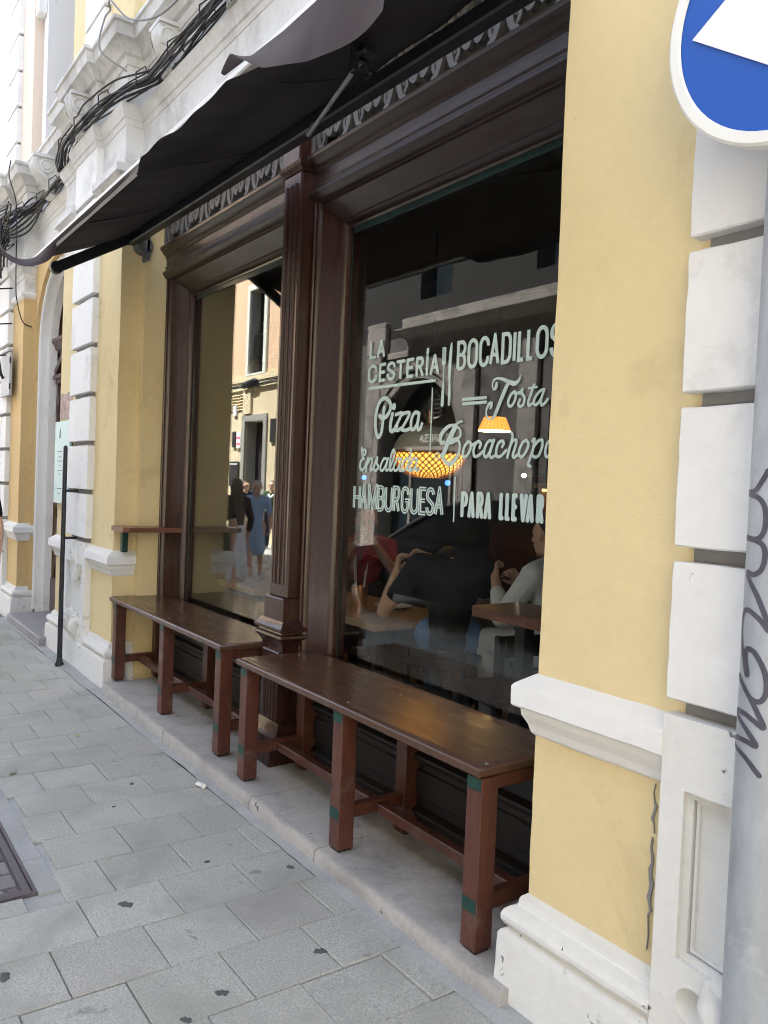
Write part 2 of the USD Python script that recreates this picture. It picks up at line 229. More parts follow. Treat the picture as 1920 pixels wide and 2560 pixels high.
class MB:
    def __init__(s): s.V, s.F, s.n = [], [], 0
    def add(s, v, f):
        v = np.asarray(v, float); f = np.asarray(f, int)
        if f.shape[1] == 4: f = np.vstack([f[:, [0, 1, 2]], f[:, [0, 2, 3]]])
        s.V.append(v); s.F.append(f+s.n); s.n += len(v); return s
    def tm(s, mesh):
        v, f, _ = meshkit.arrays(mesh); return s.add(v, f)
    def box(s, x0, x1, y0, y1, z0, z1, bev=0.0):
        c = np.array([[x0, y0, z0], [x1, y1, z1]], float)
        if not bev:
            v = [[c[i, 0], c[j, 1], c[k, 2]] for i in (0, 1) for j in (0, 1) for k in (0, 1)]
            return s.add(v, [[0, 1, 3, 2], [4, 6, 7, 5], [0, 4, 5, 1], [2, 3, 7, 6], [0, 2, 6, 4], [1, 5, 7, 3]])
        b = min(bev, (x1-x0)/2.2, (y1-y0)/2.2, (z1-z0)/2.2)
        P = []
        for i in (0, 1):
            for j in (0, 1):
                for k in (0, 1):
                    p = np.array([c[i, 0], c[j, 1], c[k, 2]]); d = np.array([1-2*i, 1-2*j, 1-2*k])*b
                    for a in range(3):
                        q = p.copy()
                        for e in range(3):
                            if e != a: q[e] += d[e]
                        P.append(q)
        return s.tm(trimesh.convex.convex_hull(np.array(P)))
    def tube(s, pts, r, n=8, caps=True):
        p = np.asarray(pts, float); r = np.broadcast_to(np.asarray(r, float), (len(p),))
        t = np.gradient(p, axis=0); t /= np.linalg.norm(t, axis=1, keepdims=True)+1e-12
        ref = np.array([0, 0, 1.0]) if abs(t[0][2]) < 0.9 else np.array([1.0, 0, 0])
        a = np.cross(t[0], ref); a /= np.linalg.norm(a); A = [a]
        for i in range(1, len(p)):
            a = A[-1]-t[i]*(A[-1]@t[i]); a /= np.linalg.norm(a)+1e-12; A.append(a)
        A = np.array(A); B = np.cross(t, A); ang = np.arange(n)*2*PI/n
        v = p[:, None]+r[:, None, None]*(np.cos(ang)[None, :, None]*A[:, None]+np.sin(ang)[None, :, None]*B[:, None])
        f = []
        for i in range(len(p)-1):
            for j in range(n): f.append([i*n+j, i*n+(j+1) % n, (i+1)*n+(j+1) % n, (i+1)*n+j])
        v = v.reshape(-1, 3); s.add(v, f)
        if caps:
            for i, o in ((0, 1), (len(p)-1, 0)):
                ring = v[i*n:(i+1)*n]; cf = [[0, k+1, k] if not o else [0, k, k+1] for k in range(1, n-1)]; s.add(ring, cf)
        return s
    def lathe(s, prof, c, n=24, axis='z'):
        prof = np.asarray(prof, float); ang = np.arange(n)*2*PI/n
        v = np.array([[r*math.cos(a), r*math.sin(a), z] for r, z in prof for a in ang])
        f = [[i*n+j, i*n+(j+1) % n, (i+1)*n+(j+1) % n, (i+1)*n+j] for i in range(len(prof)-1) for j in range(n)]
        if axis == 'y': v = v[:, [0, 2, 1]]*[1, -1, 1]; v = v
        if axis == 'x': v = v[:, [2, 0, 1]]
        return s.add(v+np.asarray(c, float), f)
    def flat(s, poly, y0, y1):
        """a shapely polygon given in (x, z), extruded from y0 to y1"""
        for g in getattr(poly, 'geoms', [poly]):
            if g.is_empty or g.area < 1e-9: continue
            e = trimesh.creation.extrude_polygon(g, y1-y0, engine='earcut'); v = np.array(e.vertices)
            s.add(np.c_[v[:, 0], y0+v[:, 2], v[:, 1]], np.array(e.faces)[:, ::-1])
        return s
    def plan(s, poly, z0, z1):
        for g in getattr(poly, 'geoms', [poly]):
            e = trimesh.creation.extrude_polygon(g, z1-z0, engine='earcut'); v = np.array(e.vertices); v[:, 2] += z0; s.add(v, e.faces)
        return s
    def mould(s, path, prof, wob=0.0):
        """a closed (out, z) profile swept along a plan path; out is to the right of the direction of travel"""
        p = np.asarray(path, float); d = np.diff(p, axis=0); d /= np.linalg.norm(d, axis=1, keepdims=True)
        n = np.c_[d[:, 1], -d[:, 0]]; off = []
        for i in range(len(p)):
            a, b = n[max(i-1, 0)], n[min(i, len(n)-1)]; off.append((a+b)/(1+a@b))
        off = np.array(off); pr = np.asarray(prof, float); k = len(pr)
        v = np.array([[p[i, 0]+off[i, 0]*o, p[i, 1]+off[i, 1]*o, z] for i in range(len(p)) for o, z in pr])
        f = [[i*k+j, (i+1)*k+j, (i+1)*k+(j+1) % k, i*k+(j+1) % k] for i in range(len(p)-1) for j in range(k)]
        s.add(v, f)
        v2, tri = trimesh.creation.triangulate_polygon(Polygon(pr), engine='earcut'); tri = np.array(tri)
        idx = np.array([np.argmin(((pr-q)**2).sum(1)) for q in np.array(v2)])
        if len(tri):
            tri = idx[tri]; s.add(v[:k], tri); s.add(v[-k:], tri[:, ::-1])
        return s
    def arrays(s): return np.vstack(s.V), np.vstack(s.F)
def B(*a, bev=0.0): return MB().box(*a, bev=bev)

def spline(P, per=7):
    P = np.asarray(P, float)
    if len(P) < 3: return P
    Q = np.vstack([2*P[0]-P[1], P, 2*P[-1]-P[-2]]); out = []
    for i in range(1, len(Q)-2):
        for t in np.linspace(0, 1, per, endpoint=False):
            a, b, c, d = Q[i-1:i+3]
            out.append(0.5*((2*b)+(c-a)*t+(2*a-5*b+4*c-d)*t*t+(3*b-a-3*c+d)*t**3))
    return np.vstack(out+[P[-1]])
def fat(P, per=7, smooth=True):
    """(x, z, radius) points -> the outline of a stroke of varying width"""
    Q = spline(P, per) if smooth else np.asarray(P, float)
    parts = []
    for a, b in zip(Q[:-1], Q[1:]):
        parts.append(unary_union([Point(a[0], a[1]).buffer(max(a[2], 1e-4), 5), Point(b[0], b[1]).buffer(max(b[2], 1e-4), 5)]).convex_hull)
    return unary_union(parts)
rng = np.random.default_rng(7)
def roughen(mb, size=0.05, amp=0.0022, freq=11.0, seed=0, amp2=0.0):
    """hand-worked masonry: the surface and its edges wander a little"""
    v, f = arr(mb)
    v, f = trimesh.remesh.subdivide_to_size(v, f, size, max_iter=12)
    t = trimesh.Trimesh(v, f, process=True); v = np.array(t.vertices)
    d = np.stack([meshkit.fbm(v*freq+31.7*k, 3, seed+k)-0.5 for k in range(3)], 1)*2*amp
    if amp2: d += np.stack([meshkit.noise(v*2.3+17.1*k, seed+9+k)-0.5 for k in range(3)], 1)*2*amp2
    return trimesh.Trimesh(v+d, t.faces, process=False)

# ------------------------------------------------------------------ ground and pavement
obj('ground', B(-60, 30, -40, 40, -0.30, -0.02), 'gap', kind='structure')
pav = thing('pavement', None, None, (0, 0, 0), kind='structure')
rough = MB(); stuff = MB(); border = MB()
DX, DY, GAP = 0.2745, 0.295, 0.004
drain_x0, drain_x1, drain_y0, drain_y1 = -4.45, -3.03, 0.14, 0.69
def paver_mesh(x0, x1, y0, y1, h):
    mb = MB(); c = 0.0035
    v = [[x0, y0, -0.02], [x1, y0, -0.02], [x1, y1, -0.02], [x0, y1, -0.02], [x0, y0, -c], [x1, y0, -c], [x1, y1, -c], [x0, y1, -c],
         [x0+c, y0+c, 0], [x1-c, y0+c, 0], [x1-c, y1-c, 0], [x0+c, y1-c, 0]]
    f = [[0, 1, 5, 4], [1, 2, 6, 5], [2, 3, 7, 6], [3, 0, 4, 7], [4, 5, 9, 8], [5, 6, 10, 9], [6, 7, 11, 10], [7, 4, 8, 11], [8, 9, 10, 11]]
    v = np.array(v)
    v[8:, 2] += h; v[4:8, 2] += h
    return v, f
prs = np.random.default_rng(3)
cells = []
for i in range(-70, 30):
    xa = -2.08+DX*i; xb = xa+DX
    y = 0.4975+(0.0 if i % 2 else 0.1425)-DY*18
    while y < 1.62:
        ye = y+DY
        if 1.612-ye < 0.06: ye = 1.612
        cells.append((xa+GAP/2, xb-GAP/2, y+GAP/2, ye-GAP/2)); y = ye if ye < 1.61 else 9.0
near = []
for c in cells:
    x0, x1, y0, y1 = c
    if y1-y0 < 0.03: continue
    if x0 < drain_x1+0.03 and x1 > drain_x0-0.03 and y0 < drain_y1+0.07 and y1 > drain_y0-0.03:
        opts = [(max(x0, drain_x1+0.012), x1, y0, y1), (x0, x1, max(y0, drain_y1+0.075), y1), (x0, min(x1, drain_x0-0.012), y0, y1), (x0, x1, y0, min(y1, drain_y0-0.012))]
        opts = [o for o in opts if o[1]-o[0] > 0.03 and o[3]-o[2] > 0.03]
        if not opts: continue
        x0, x1, y0, y1 = max(opts, key=lambda o: (o[1]-o[0])*(o[3]-o[2]))
    if -9.6 < x0 < 0.2 and y1 > 0.14*(-x0): near.append((x0, x1, y0, y1))
    else: stuff.add(*paver_mesh(x0, x1, y0, y1, prs.normal(0, 0.0008)))
near.sort(key=lambda c: math.hypot(c[0], c[2]))
for c in near[:300]:
    obj('paver', MB().add(*paver_mesh(*c, prs.normal(0, 0.0011))), M['pav'][int(prs.choice(4, p=[.46, .26, .12, .16]))], pav)
for c in near[300:]: stuff.add(*paver_mesh(*c, 0))
obj('far_pavers', stuff, M['pav'][0], pav, kind='stuff')
# mortar fillet along the step, mortar patches round the drain cover
mb = MB(); xs = np.linspace(-9.0, 1.5, 160); r = np.random.default_rng(5)
n = len(xs); w = 1.597+0.012*meshkit.noise(np.c_[xs*3, xs*0, xs*0])+0.006*r.random(n)
v = np.vstack([np.c_[xs, w, np.full(n, 0.0022)], np.c_[xs, np.full(n, 1.640), 0.009+0.004*r.random(n)], np.c_[xs, np.full(n, 1.70), np.full(n, 0.012)]])
f = [[i, i+1, n+i+1, n+i] for i in range(n-1)]+[[n+i, n+i+1, 2*n+i+1, 2*n+i] for i in range(n-1)]
obj('mortar_fillet', MB().add(v, f), 'mortar', pav, smooth=True)
obj('mortar_strip', MB().box(drain_x0-0.30, drain_x1+0.30, drain_y0-0.30, drain_y1+0.30, -0.03, -0.0125).box(drain_x0, drain_x1-0.28, drain_y1+0.002, drain_y1+0.073, -0.02, -0.0015).box(drain_x1-0.275, drain_x1+0.01, drain_y1+0.002, drain_y1+0.073, -0.02, -0.0010), 'mortar', pav)
for x, y, s in ((-2.787, .929, .023), (-2.191, 1.365, .018), (-2.154, 1.01, .017), (-2.748, 1.56, .013), (-2.094, .877, .014), (-2.556, .496, .02), (-2.95, 1.30, .010), (-3.9, 1.31, .011), (-3.66, 1.15, .007)):
    a = np.linspace(0, 2*PI, 18, endpoint=False); rr = s*(1+0.28*np.sin(a*2+x*9)+0.16*np.sin(a*5+y*7))
    ring = np.c_[x+rr*np.cos(a), y+0.9*rr*np.sin(a), np.full(18, 0.0022)]; low = np.c_[x+1.06*rr*np.cos(a), y+0.95*rr*np.sin(a), np.full(18, -0.001)]
    vv = np.vstack([[[x, y, 0.0032]], ring, low]); ff = [[0, 1+i, 1+(i+1) % 18] for i in range(18)]+[[1+i, 19+i, 19+(i+1) % 18] for i in range(18)]+[[1+i, 19+(i+1) % 18, 1+(i+1) % 18] for i in range(18)]
    obj('gum_spot', MB().add(vv, ff), 'gum', pav, smooth=True)

def zs(x): return 0.083-0.0063*(x+5.5)
# worn stone step under the shop windows
step = thing('shop_step', None, None, (-3.6, 1.65, 0), kind='structure')
def step_stone(x0, x1, y0, y1, seed):
    nx, ny = max(int((x1-x0)/0.035), 3), 12
    X = np.linspace(x0+0.003, x1-0.003, nx+1); prof = [(0.0, None), (0.006, 0.0)]
    rows = []
    ys = [y0, y0, y0+0.001, y0+0.012]+list(np.linspace(y0+0.03, y1, ny))
    for j, y in enumerate(ys):
        for x in X:
            z = zs(x)
            nz = meshkit.fbm(np.array([x*5.0, y*6.0, seed*3.1]), 4, seed)-0.5
            n2 = meshkit.fbm(np.array([x*14.0, y*9.0, seed*1.7]), 3, seed+9)-0.5
            wear = max(0, 0.5-abs((x-x0)/(x1-x0)-0.5))
            if j == 0: p = [x, y+0.008*n2, -0.02]
            elif j == 1: p = [x, y+0.012*n2, 0.45*z]
            elif j == 2: p = [x, y+0.004+0.016*n2, z-0.010+0.012*n2]
            elif j == 3: p = [x, y+0.006*nz, z-0.002+0.008*n2]
            else: p = [x, y, z+0.010*nz+0.003*n2-0.004*math.exp(-((y-1.8)/0.12)**2)]
            rows.append(p)
    k = nx+1; f = [[j*k+i, j*k+i+1, (j+1)*k+i+1, (j+1)*k+i] for j in range(len(ys)-1) for i in range(nx)]
    mb = MB().add(rows, f); e = np.array(rows).reshape(len(ys), k, 3)
    for col, flip in ((0, 0), (k-1, 1)):
        top = e[:, col]; bot = top.copy(); bot[:, 2] = -0.02
        vv = np.vstack([top, bot]); q = len(top)
        mb.add(vv, [[i, q+i, q+i+1, i+1] if flip else [i, i+1, q+i+1, q+i] for i in range(q-1)])
    return mb
for k, (a, b) in enumerate(((-5.60, -4.42), (-4.42, -3.31), (-3.31, -2.72), (-2.72, -1.66))):
    obj('step_stone', step_stone(a, b, 1.65, 2.12, k+1), 'step', step, smooth=35)
door_step = thing('door_step', None, None, (-8.0, 1.63, 0), kind='structure')
obj('step_slab', B(-8.76, -7.36, 1.63, 2.30, -0.02, 0.085, bev=0.008), mat('grey_door_step', (0.25, 0.245, 0.26), 0.55, 0.12, 4.0, fine=0.1, bump=0.15), door_step)

# drain cover in its steel frame
dc = thing('drain_cover', 'rusty steel drain cover with recessed grid let into the paving', 'drain cover', (-3.7, 0.42, -0.02))
fr = MB()
for a in ((drain_x0, drain_x1, drain_y1-0.012, drain_y1), (drain_x0, drain_x1, drain_y0, drain_y0+0.012), (drain_x1-0.012, drain_x1, drain_y0+0.012, drain_y1-0.012), (drain_x0, drain_x0+0.012, drain_y0+0.012, drain_y1-0.012)): fr.box(*a, -0.03, 0.003)
for a in ((drain_x0+.012, drain_x1-.012, drain_y1-0.045, drain_y1-0.018), (drain_x0+.012, drain_x1-.012, drain_y0+0.018, drain_y0+0.045), (drain_x1-0.045, drain_x1-0.018, drain_y0+0.045, drain_y1-0.045)): fr.box(*a, -0.03, 0.001)
obj('frame', fr, 'grate', dc)
obj('base_plate', B(drain_x0+0.012, drain_x1-0.012, drain_y0+0.012, drain_y1-0.012, -0.04, -0.012), 'grate', dc)
x = drain_x1-0.052; k = 0
while x > drain_x0+0.1:
    wx = 0.030 if k == 0 else 0.105
    yy = drain_y1-0.052; j = 0
    while yy > drain_y0+0.09:
        wy = (0.035 if (j == 0) else 0.115) if k % 2 == 0 else (0.075 if j == 0 else 0.115)
        obj('infill_tile', B(x-wx, x, yy-wy, yy, -0.02, -0.003, bev=0.003), 'grate_in' if (j+k) % 3 else 'grate', dc); yy -= wy+0.012; j += 1
    x -= wx+0.012; k += 1

# ------------------------------------------------------------------ the cafe building
YS, YQ, YW = 1.75, 1.70, 1.875          # yellow strips, white quoins, wall planes
bld = thing('cafe_building', 'yellow and white corner building with quoined pillars and the dark timber cafe front', 'building', (-4.0, 1.9, 0))
WALLX0, WALLX1 = -15.0, 2.2
PIERS = [(-10.06, -9.48), (-6.87, -6.29), (-1.20, -0.62)]
W = 0.485
# masonry cores: yellow render low down, white above
def pier_poly(q0, q1, right_nib, left_nib):
    p = [(q0-W-0.01, 2.62), (q0-W-0.01, YS), (q1+W+0.03, YS)]
    if right_nib: p += [(q1+W+0.03, 1.90), (q1+W+0.095, 1.90), (q1+W+0.095, 2.62)]
    else: p += [(q1+W+0.03, 2.62)]
    return Polygon(p)
core, white_core = [], MB()
ends = []
for i, (q0, q1) in enumerate(PIERS):
    xl, xr = (q0-W-0.01, q1+W+0.03)
    if i == 0: xr = -8.975; poly = Polygon([(xl, 2.62), (xl, YS), (xr, YS), (xr, 2.62)])
    elif i == 1: xl, xr = -7.37, -5.765; poly = Polygon([(xl, 2.62), (xl, YS), (xr, YS), (xr, 1.90), (-5.70, 1.90), (-5.70, 2.62)])
    else: xl, xr = -1.665, -0.14; poly = Polygon([(-1.73, 2.62), (-1.73, 1.90), (xl, 1.90), (xl, YS), (xr, YS), (xr, 2.62)])
    ends.append((xl, xr))
    obj('rendered_pier', roughen(MB().plan(poly, -0.02, 3.30), 0.06, 0.0022, 9.0, i, 0.003), 'orange' if i == 0 else 'yellow', bld, label='ochre rendered pier beyond the doorway' if i == 0 else ('yellow rendered pier left of the cafe windows' if i == 1 else 'yellow rendered pier at the right, crossed by the white ledge'), smooth=40)
    wp = [(xl, 2.62), (xl, YS+0.001), (xr, YS+0.001), (xr, 2.62)]
    white_core.plan(Polygon(wp), 3.30, 4.58)
# upper masonry: wall above the openings
for a, b, z0 in ((WALLX0, ends[0][0], -0.02), (ends[0][1], ends[1][0], 3.62), (ends[1][1], ends[2][0], 3.42), (ends[2][1], WALLX1, -0.02)):
    white_core.box(a, b, YW, 2.60, z0, 4.58)
obj('upper_wall', white_core, 'white_old', bld)
for xl, xr in ends:
    obj('neck_moulding', MB().mould([(xl, 1.88), (xl, YS), (xr, YS), (xr, 1.89)], [(-.02, 3.255), (0.004, 3.26), (0.018, 3.275), (0.03, 3.29), (0.034, 3.31), (0.02, 3.325), (0, 3.33), (-.02, 3.33)]), 'white', bld, smooth=30)
ck = []
for seg in (((.785, .0007), (.76, .0008), (.738, .0014), (.728, .0034), (.71, .0028), (.695, .0036), (.682, .001), (.66, .0006)), ((.648, .0006), (.636, .0026), (.62, .0018), (.60, .0036), (.585, .003), (.565, .0052), (.55, .0040), (.53, .0058), (.512, .0044), (.495, .0054), (.478, .0026), (.462, .0032), (.45, .0009), (.40, .0006), (.36, .0005))):
    ck.append(fat([(-1.2465+0.0028*math.sin(z*97)+0.0022*math.sin(z*261), z, w) for z, w in seg], 2, False))
obj('plaster_crack', MB().flat(unary_union(ck), YS-0.0060, YS+0.01), 'joint', bld)
# quoin blocks
JZ = [1.0+0.368*k for k in range(8)]
qr = np.random.default_rng(11)
for i, (q0, q1) in enumerate(PIERS):
    obj('joint_backing', B(q0+0.03, q1-0.03, YQ+0.042, YS+0.02, 0.9, 3.52), 'joint', bld)
    for k, z in enumerate(JZ):
        z1 = JZ[k+1]-0.018 if k+1 < len(JZ) else 3.95
        obj('quoin_block', roughen(B(q0, q1, YQ+qr.normal(0, 0.001), YS+0.05, z+0.018, z1, bev=0.004), 0.022 if i == 2 else 0.05, 0.0028, 16.0, k+9*i), 'white', bld, smooth=40)
    # pedestal panel with its carved scroll
    c = (q0+q1)/2
    ped = Polygon([(q0, -0.02), (q1, -0.02), (q1, 0.982), (q0, 0.982)])
    hole = Polygon([(q0+0.065, 0.41), (c-0.13, 0.40), (c-0.12, 0.36), (c+0.12, 0.36), (c+0.13, 0.40), (q1-0.065, 0.41), (q1-0.065, 0.812), (c+0.105, 0.812), (c+0.07, 0.72), (c-0.07, 0.72), (c-0.105, 0.812), (q0+0.065, 0.812)])
    dish = unary_union([Point(c-0.175, 0.315).buffer(0.045), Point(c+0.175, 0.315).buffer(0.045)])
    obj('pedestal', MB().flat(ped.difference(hole).difference(dish), YQ, YS+0.05), 'plinth', bld)
    inn = hole.buffer(-0.018, join_style=2); fill = MB().flat(hole.difference(inn), YQ+0.014, YS+0.04).flat(inn, YQ+0.032, YS+0.045)
    inn2 = hole.buffer(-0.034, join_style=2); fill.flat(inn.difference(inn2).buffer(-0.004, join_style=2), YQ+0.023, YS+0.04)
    obj('pedestal_panel', fill, 'plinth', bld)
    sc = MB().flat(fat([(c, .875, .055), (c, .80, .062), (c+0.004, .73, .05), (c+0.004, .70, .03)]), YQ-0.012, YQ+0.03)
    sc.lathe([(0.0, 0.022), (0.018, 0.022), (0.022, 0.016), (0.03, 0.014), (0.036, 0.02), (0.045, 0.020), (0.05, 0.0)], (c, YQ-0.010, 0.862), 20, 'y')
    obj('scroll_bracket', sc, 'plinth', bld, smooth=40)
    ac = MB()
    for k in range(-2, 3): ac.tube([(c+k*0.030, YQ+0.012-0.004*abs(k), 0.34+0.02*abs(k)), (c+k*0.040, YQ-0.012+0.004*abs(k), 0.40), (c+k*0.056, YQ-0.020+0.005*abs(k), 0.44-0.014*abs(k)), (c+k*0.062, YQ-0.002, 0.455-0.02*abs(k))], [0.026, 0.026, 0.022, 0.006], 10)
    for s_ in (-1, 1):
        ac.lathe([(0, -0.022), (0.025, -0.018), (0.040, -0.004), (0.044, 0.003), (0.050, 0.002), (0.053, -0.02)], (c+s_*0.175, YQ, 0.315), 22, 'y')
        ac.tube([(c+s_*0.135, YQ+0.01, 0.395), (c+s_*0.105, YQ-0.012, 0.365), (c+s_*0.085, YQ-0.016, 0.31), (c+s_*0.095, YQ+0.01, 0.25)], [.02, .045, .045, .02], 12)
    obj('acanthus_base', ac, 'plinth', bld, smooth=40)
    obj('quoin_plinth', B(q0+0.001, q1-0.001, YQ-0.010, YQ+0.02, -0.02, 0.205, bev=0.006), 'plinth', bld)
# ledges and base mouldings round the rendered strips
LEDGE = [(-.02, .785), (0.0, .79), (.010, .80), (.018, .825), (.032, .85), (.034, .872), (.050, .874), (.055, .880), (.055, .932), (.049, .941), (.004, .973), (-.02, .976)]
BASE = [(-.02, -.02), (.066, -.02), (.060, .195), (.054, .205), (.040, .212), (.036, .217), (.046, .224), (.054, .238), (.055, .252), (.049, .268), (.036, .279), (.022, .283), (.020, .289), (.018, .304), (.013, .312), (.0, .322), (-.02, .325)]
for i, ((q0, q1), (xl, xr)) in enumerate(zip(PIERS, ends)):
    lp = [(xl, 1.90), (xl, YS), (q0, YS)]; rp = [(q1, YS), (xr, YS), (xr, 1.899)]
    for path in (lp, rp):
        obj('ledge', roughen(MB().mould(path, LEDGE), 0.03, 0.0022, 15.0, 3), 'white', bld, smooth=32)
        obj('base_moulding', roughen(MB().mould(path, BASE), 0.03, 0.0026, 13.0, 5), 'plinth', bld, smooth=32)
# capital mouldings and cornices that break round the pillars
CAP = [(-.02, 3.46), (.006, 3.465), (.014, 3.49), (.016, 3.515), (.028, 3.52), (.034, 3.545), (.05, 3.57), (.066, 3.58), (.078, 3.584), (.080, 3.628), (.072, 3.642), (.02, 3.652), (-.02, 3.652)]
COR2 = [(-.02, 3.925), (.004, 3.93), (.012, 3.95), (.014, 3.965), (.024, 3.972), (.03, 3.995), (.046, 4.02), (.05, 4.045), (.05, 4.058), (.04, 4.066), (-.02, 4.07)]
COR3 = [(-.02, 4.33), (.01, 4.335), (.02, 4.36), (.022, 4.385), (.045, 4.395), (.06, 4.42), (.085, 4.45), (.12, 4.465), (.128, 4.50), (.134, 4.535), (.148, 4.545), (.148, 4.568), (.13, 4.578), (-.02, 4.60)]
def broken(quoin):
    p = [(WALLX0, YW)]
    for (q0, q1), (xl, xr) in zip(PIERS, ends):
        p += [(xl, YW), (xl, YS)]
        if quoin: p += [(q0, YS), (q0, YQ), (q1, YQ), (q1, YS)]
        p += [(xr, YS), (xr, YW)]
    return p+[(WALLX1, YW)]
full = broken(True)
for i, ((q0, q1), (xl, xr)) in enumerate(zip(PIERS, ends)):
    obj('capital_moulding', MB().mould([(xl, YW), (xl, YS), (q0, YS)], CAP), 'white_old', bld, smooth=28)
    nxt = [(q1, YS), (xr, YS), (xr, YW)]
    if i == 1: nxt += [(ends[2][0], YW), (ends[2][0], YS+0.002)]
    obj('capital_moulding', MB().mould(nxt, CAP), 'white_old', bld, smooth=28)
    obj('quoin_cap', B(q0+0.001, q1-0.001, YQ+0.001, YS+0.05, 3.955, 4.45), 'white_old', bld)
obj('architrave_cornice', MB().mould(full, COR2), 'white_old', bld, smooth=28)
obj('main_cornice', MB().mould(full, COR3), 'white_old', bld, smooth=28)
# scrolled consoles in the frieze
def console(cx, y, z0, z1, w, depth):
    mb = MB(); h = z1-z0; P = []
    for k in range(25):
        t = k/24; zz = z1-t*h; out = depth*(0.92-0.62*t+0.13*math.sin(t*2*PI)); P.append((y-out, zz))
    poly = Polygon(P+[(y+0.03, z0), (y+0.03, z1)])
    e = trimesh.creation.extrude_polygon(poly, w, engine='earcut'); v = np.array(e.vertices); mb.add(np.c_[cx-w/2+v[:, 2], v[:, 0], v[:, 1]], e.faces)
    for k in range(4):
        xx = cx-w/2+w*(k+0.5)/4; mb.tube([(xx, p[0]-0.004, p[1]) for p in P], 0.16*w, 8)
    for s in (-1, 1):
        mb.lathe([(0, 0.012), (0.03, 0.012), (0.034, 0.004), (0.045, 0.004), (0.05, 0.012), (0.062, 0.010), (0.066, -0.01)], (cx, 0, 0), 18, 'x'); vv = mb.V[-1]
        vv -= [cx, 0, 0]; vv *= [s*1.0, 1, 1]; vv += [cx+s*w/2, y-depth*0.58, z1-0.085]
    mb.box(cx-w/2-0.02, cx+w/2+0.02, y-depth-0.02, y+0.02, z1-0.012, z1+0.012)
    return mb
obj('keystone_scroll', console(-8.17, YW, 4.07, 4.40, 0.20, 0.24), 'white_old', bld, smooth=35)
for (q0, q1) in PIERS: obj('frieze_console', console((q0+q1)/2, YQ, 4.075, 4.36, 0.17, 0.13), 'white_old', bld, smooth=35)
for xx in (-5.2, -4.2, -3.2, -2.2): obj('frieze_console', console(xx, YW, 4.075, 4.36, 0.15, 0.12), 'white_old', bld, smooth=35)

# first floor above the main cornice
Z1 = 4.60
up_w = MB()
for i, ((q0, q1), (xl, xr)) in enumerate(zip(PIERS, ends)):
    obj('upper_pier', MB().plan(Polygon([(xl-0.02, 2.7), (xl-0.02, YS+0.03), (xr, YS+0.03), (xr, 2.7)]), Z1-0.02, 9.0), 'overlit_peach' if i == 0 else 'yellow', bld)
    zz = Z1+0.02; k = 0
    while zz < 8.9:
        zt = min(zz+0.352, 9.0); obj('upper_quoin', B(q0+0.02, q1-0.02, YQ+0.03, YS+0.08, zz, zt, bev=0.006), 'white', bld); zz = zt+0.026; k += 1
    obj('upper_joint_backing', B(q0+0.05, q1-0.05, YQ+0.055, YS+0.06, Z1, 8.95), 'joint', bld)
for a, b, op in ((WALLX0, ends[0][0]-0.02, None), (ends[0][1], ends[1][0]-0.02, (-8.72, -7.62)), (ends[1][1], ends[2][0]-0.02, (-4.4, -3.05)), (ends[2][1], WALLX1, None)):
    if op is None: up_w.box(a, b, YW+0.03, 2.7, Z1-0.02, 9.0); continue
    up_w.box(a, op[0], YW+0.03, 2.7, Z1-0.02, 9.0); up_w.box(op[1], b, YW+0.03, 2.7, Z1-0.02, 9.0); up_w.box(op[0], op[1], YW+0.03, 2.7, 7.6, 9.0)
    sur = MB().box(op[0]-0.16, op[0]-0.001, YW-0.02, YW+0.05, Z1, 7.8).box(op[1]+0.001, op[1]+0.16, YW-0.02, YW+0.05, Z1, 7.8).box(op[0]-0.16, op[1]+0.16, YW-0.021, YW+0.049, 7.61, 7.8)
    wf = obj('window_surround', sur, 'white', bld)
    obj('window_frame', MB().box(op[0], op[1], 2.20, 2.26, Z1, 7.6).box(op[0], op[0]+0.09, 2.15, 2.22, Z1, 7.6).box(op[1]-0.09, op[1], 2.15, 2.22, Z1, 7.6).box((op[0]+op[1])/2-0.05, (op[0]+op[1])/2+0.05, 2.14, 2.22, Z1, 7.6), mat('mauve_brown_shutter', (0.16, 0.10, 0.11), 0.6, 0.1) if 'sh' not in M else M['sh'], bld); M['sh'] = UsdShade.Material.Get(stage, '/World/Looks/mauve_brown_shutter')
    obj('window_glass', MB().box(op[0]+0.13, (op[0]+op[1])/2-0.08, 2.185, 2.198, 5.3, 7.45).box((op[0]+op[1])/2+0.08, op[1]-0.13, 2.185, 2.198, 5.3, 7.45), 'glass_far', bld)
    obj('sill_bracket', B(op[0]-0.20, op[0]-0.06, YW-0.10, YW-0.019, 6.05, 6.20, bev=0.01), 'white', bld)
obj('first_floor_wall', up_w, 'white', bld)
obj('roof_edge', MB().mould([(WALLX0, 1.70), (WALLX1, 1.70)], [(-1.5, 8.98), (0.0, 8.98), (0.1, 9.1), (0.22, 9.2), (0.25, 9.3), (0.0, 9.36), (-1.5, 9.36)]), 'white_old', bld)

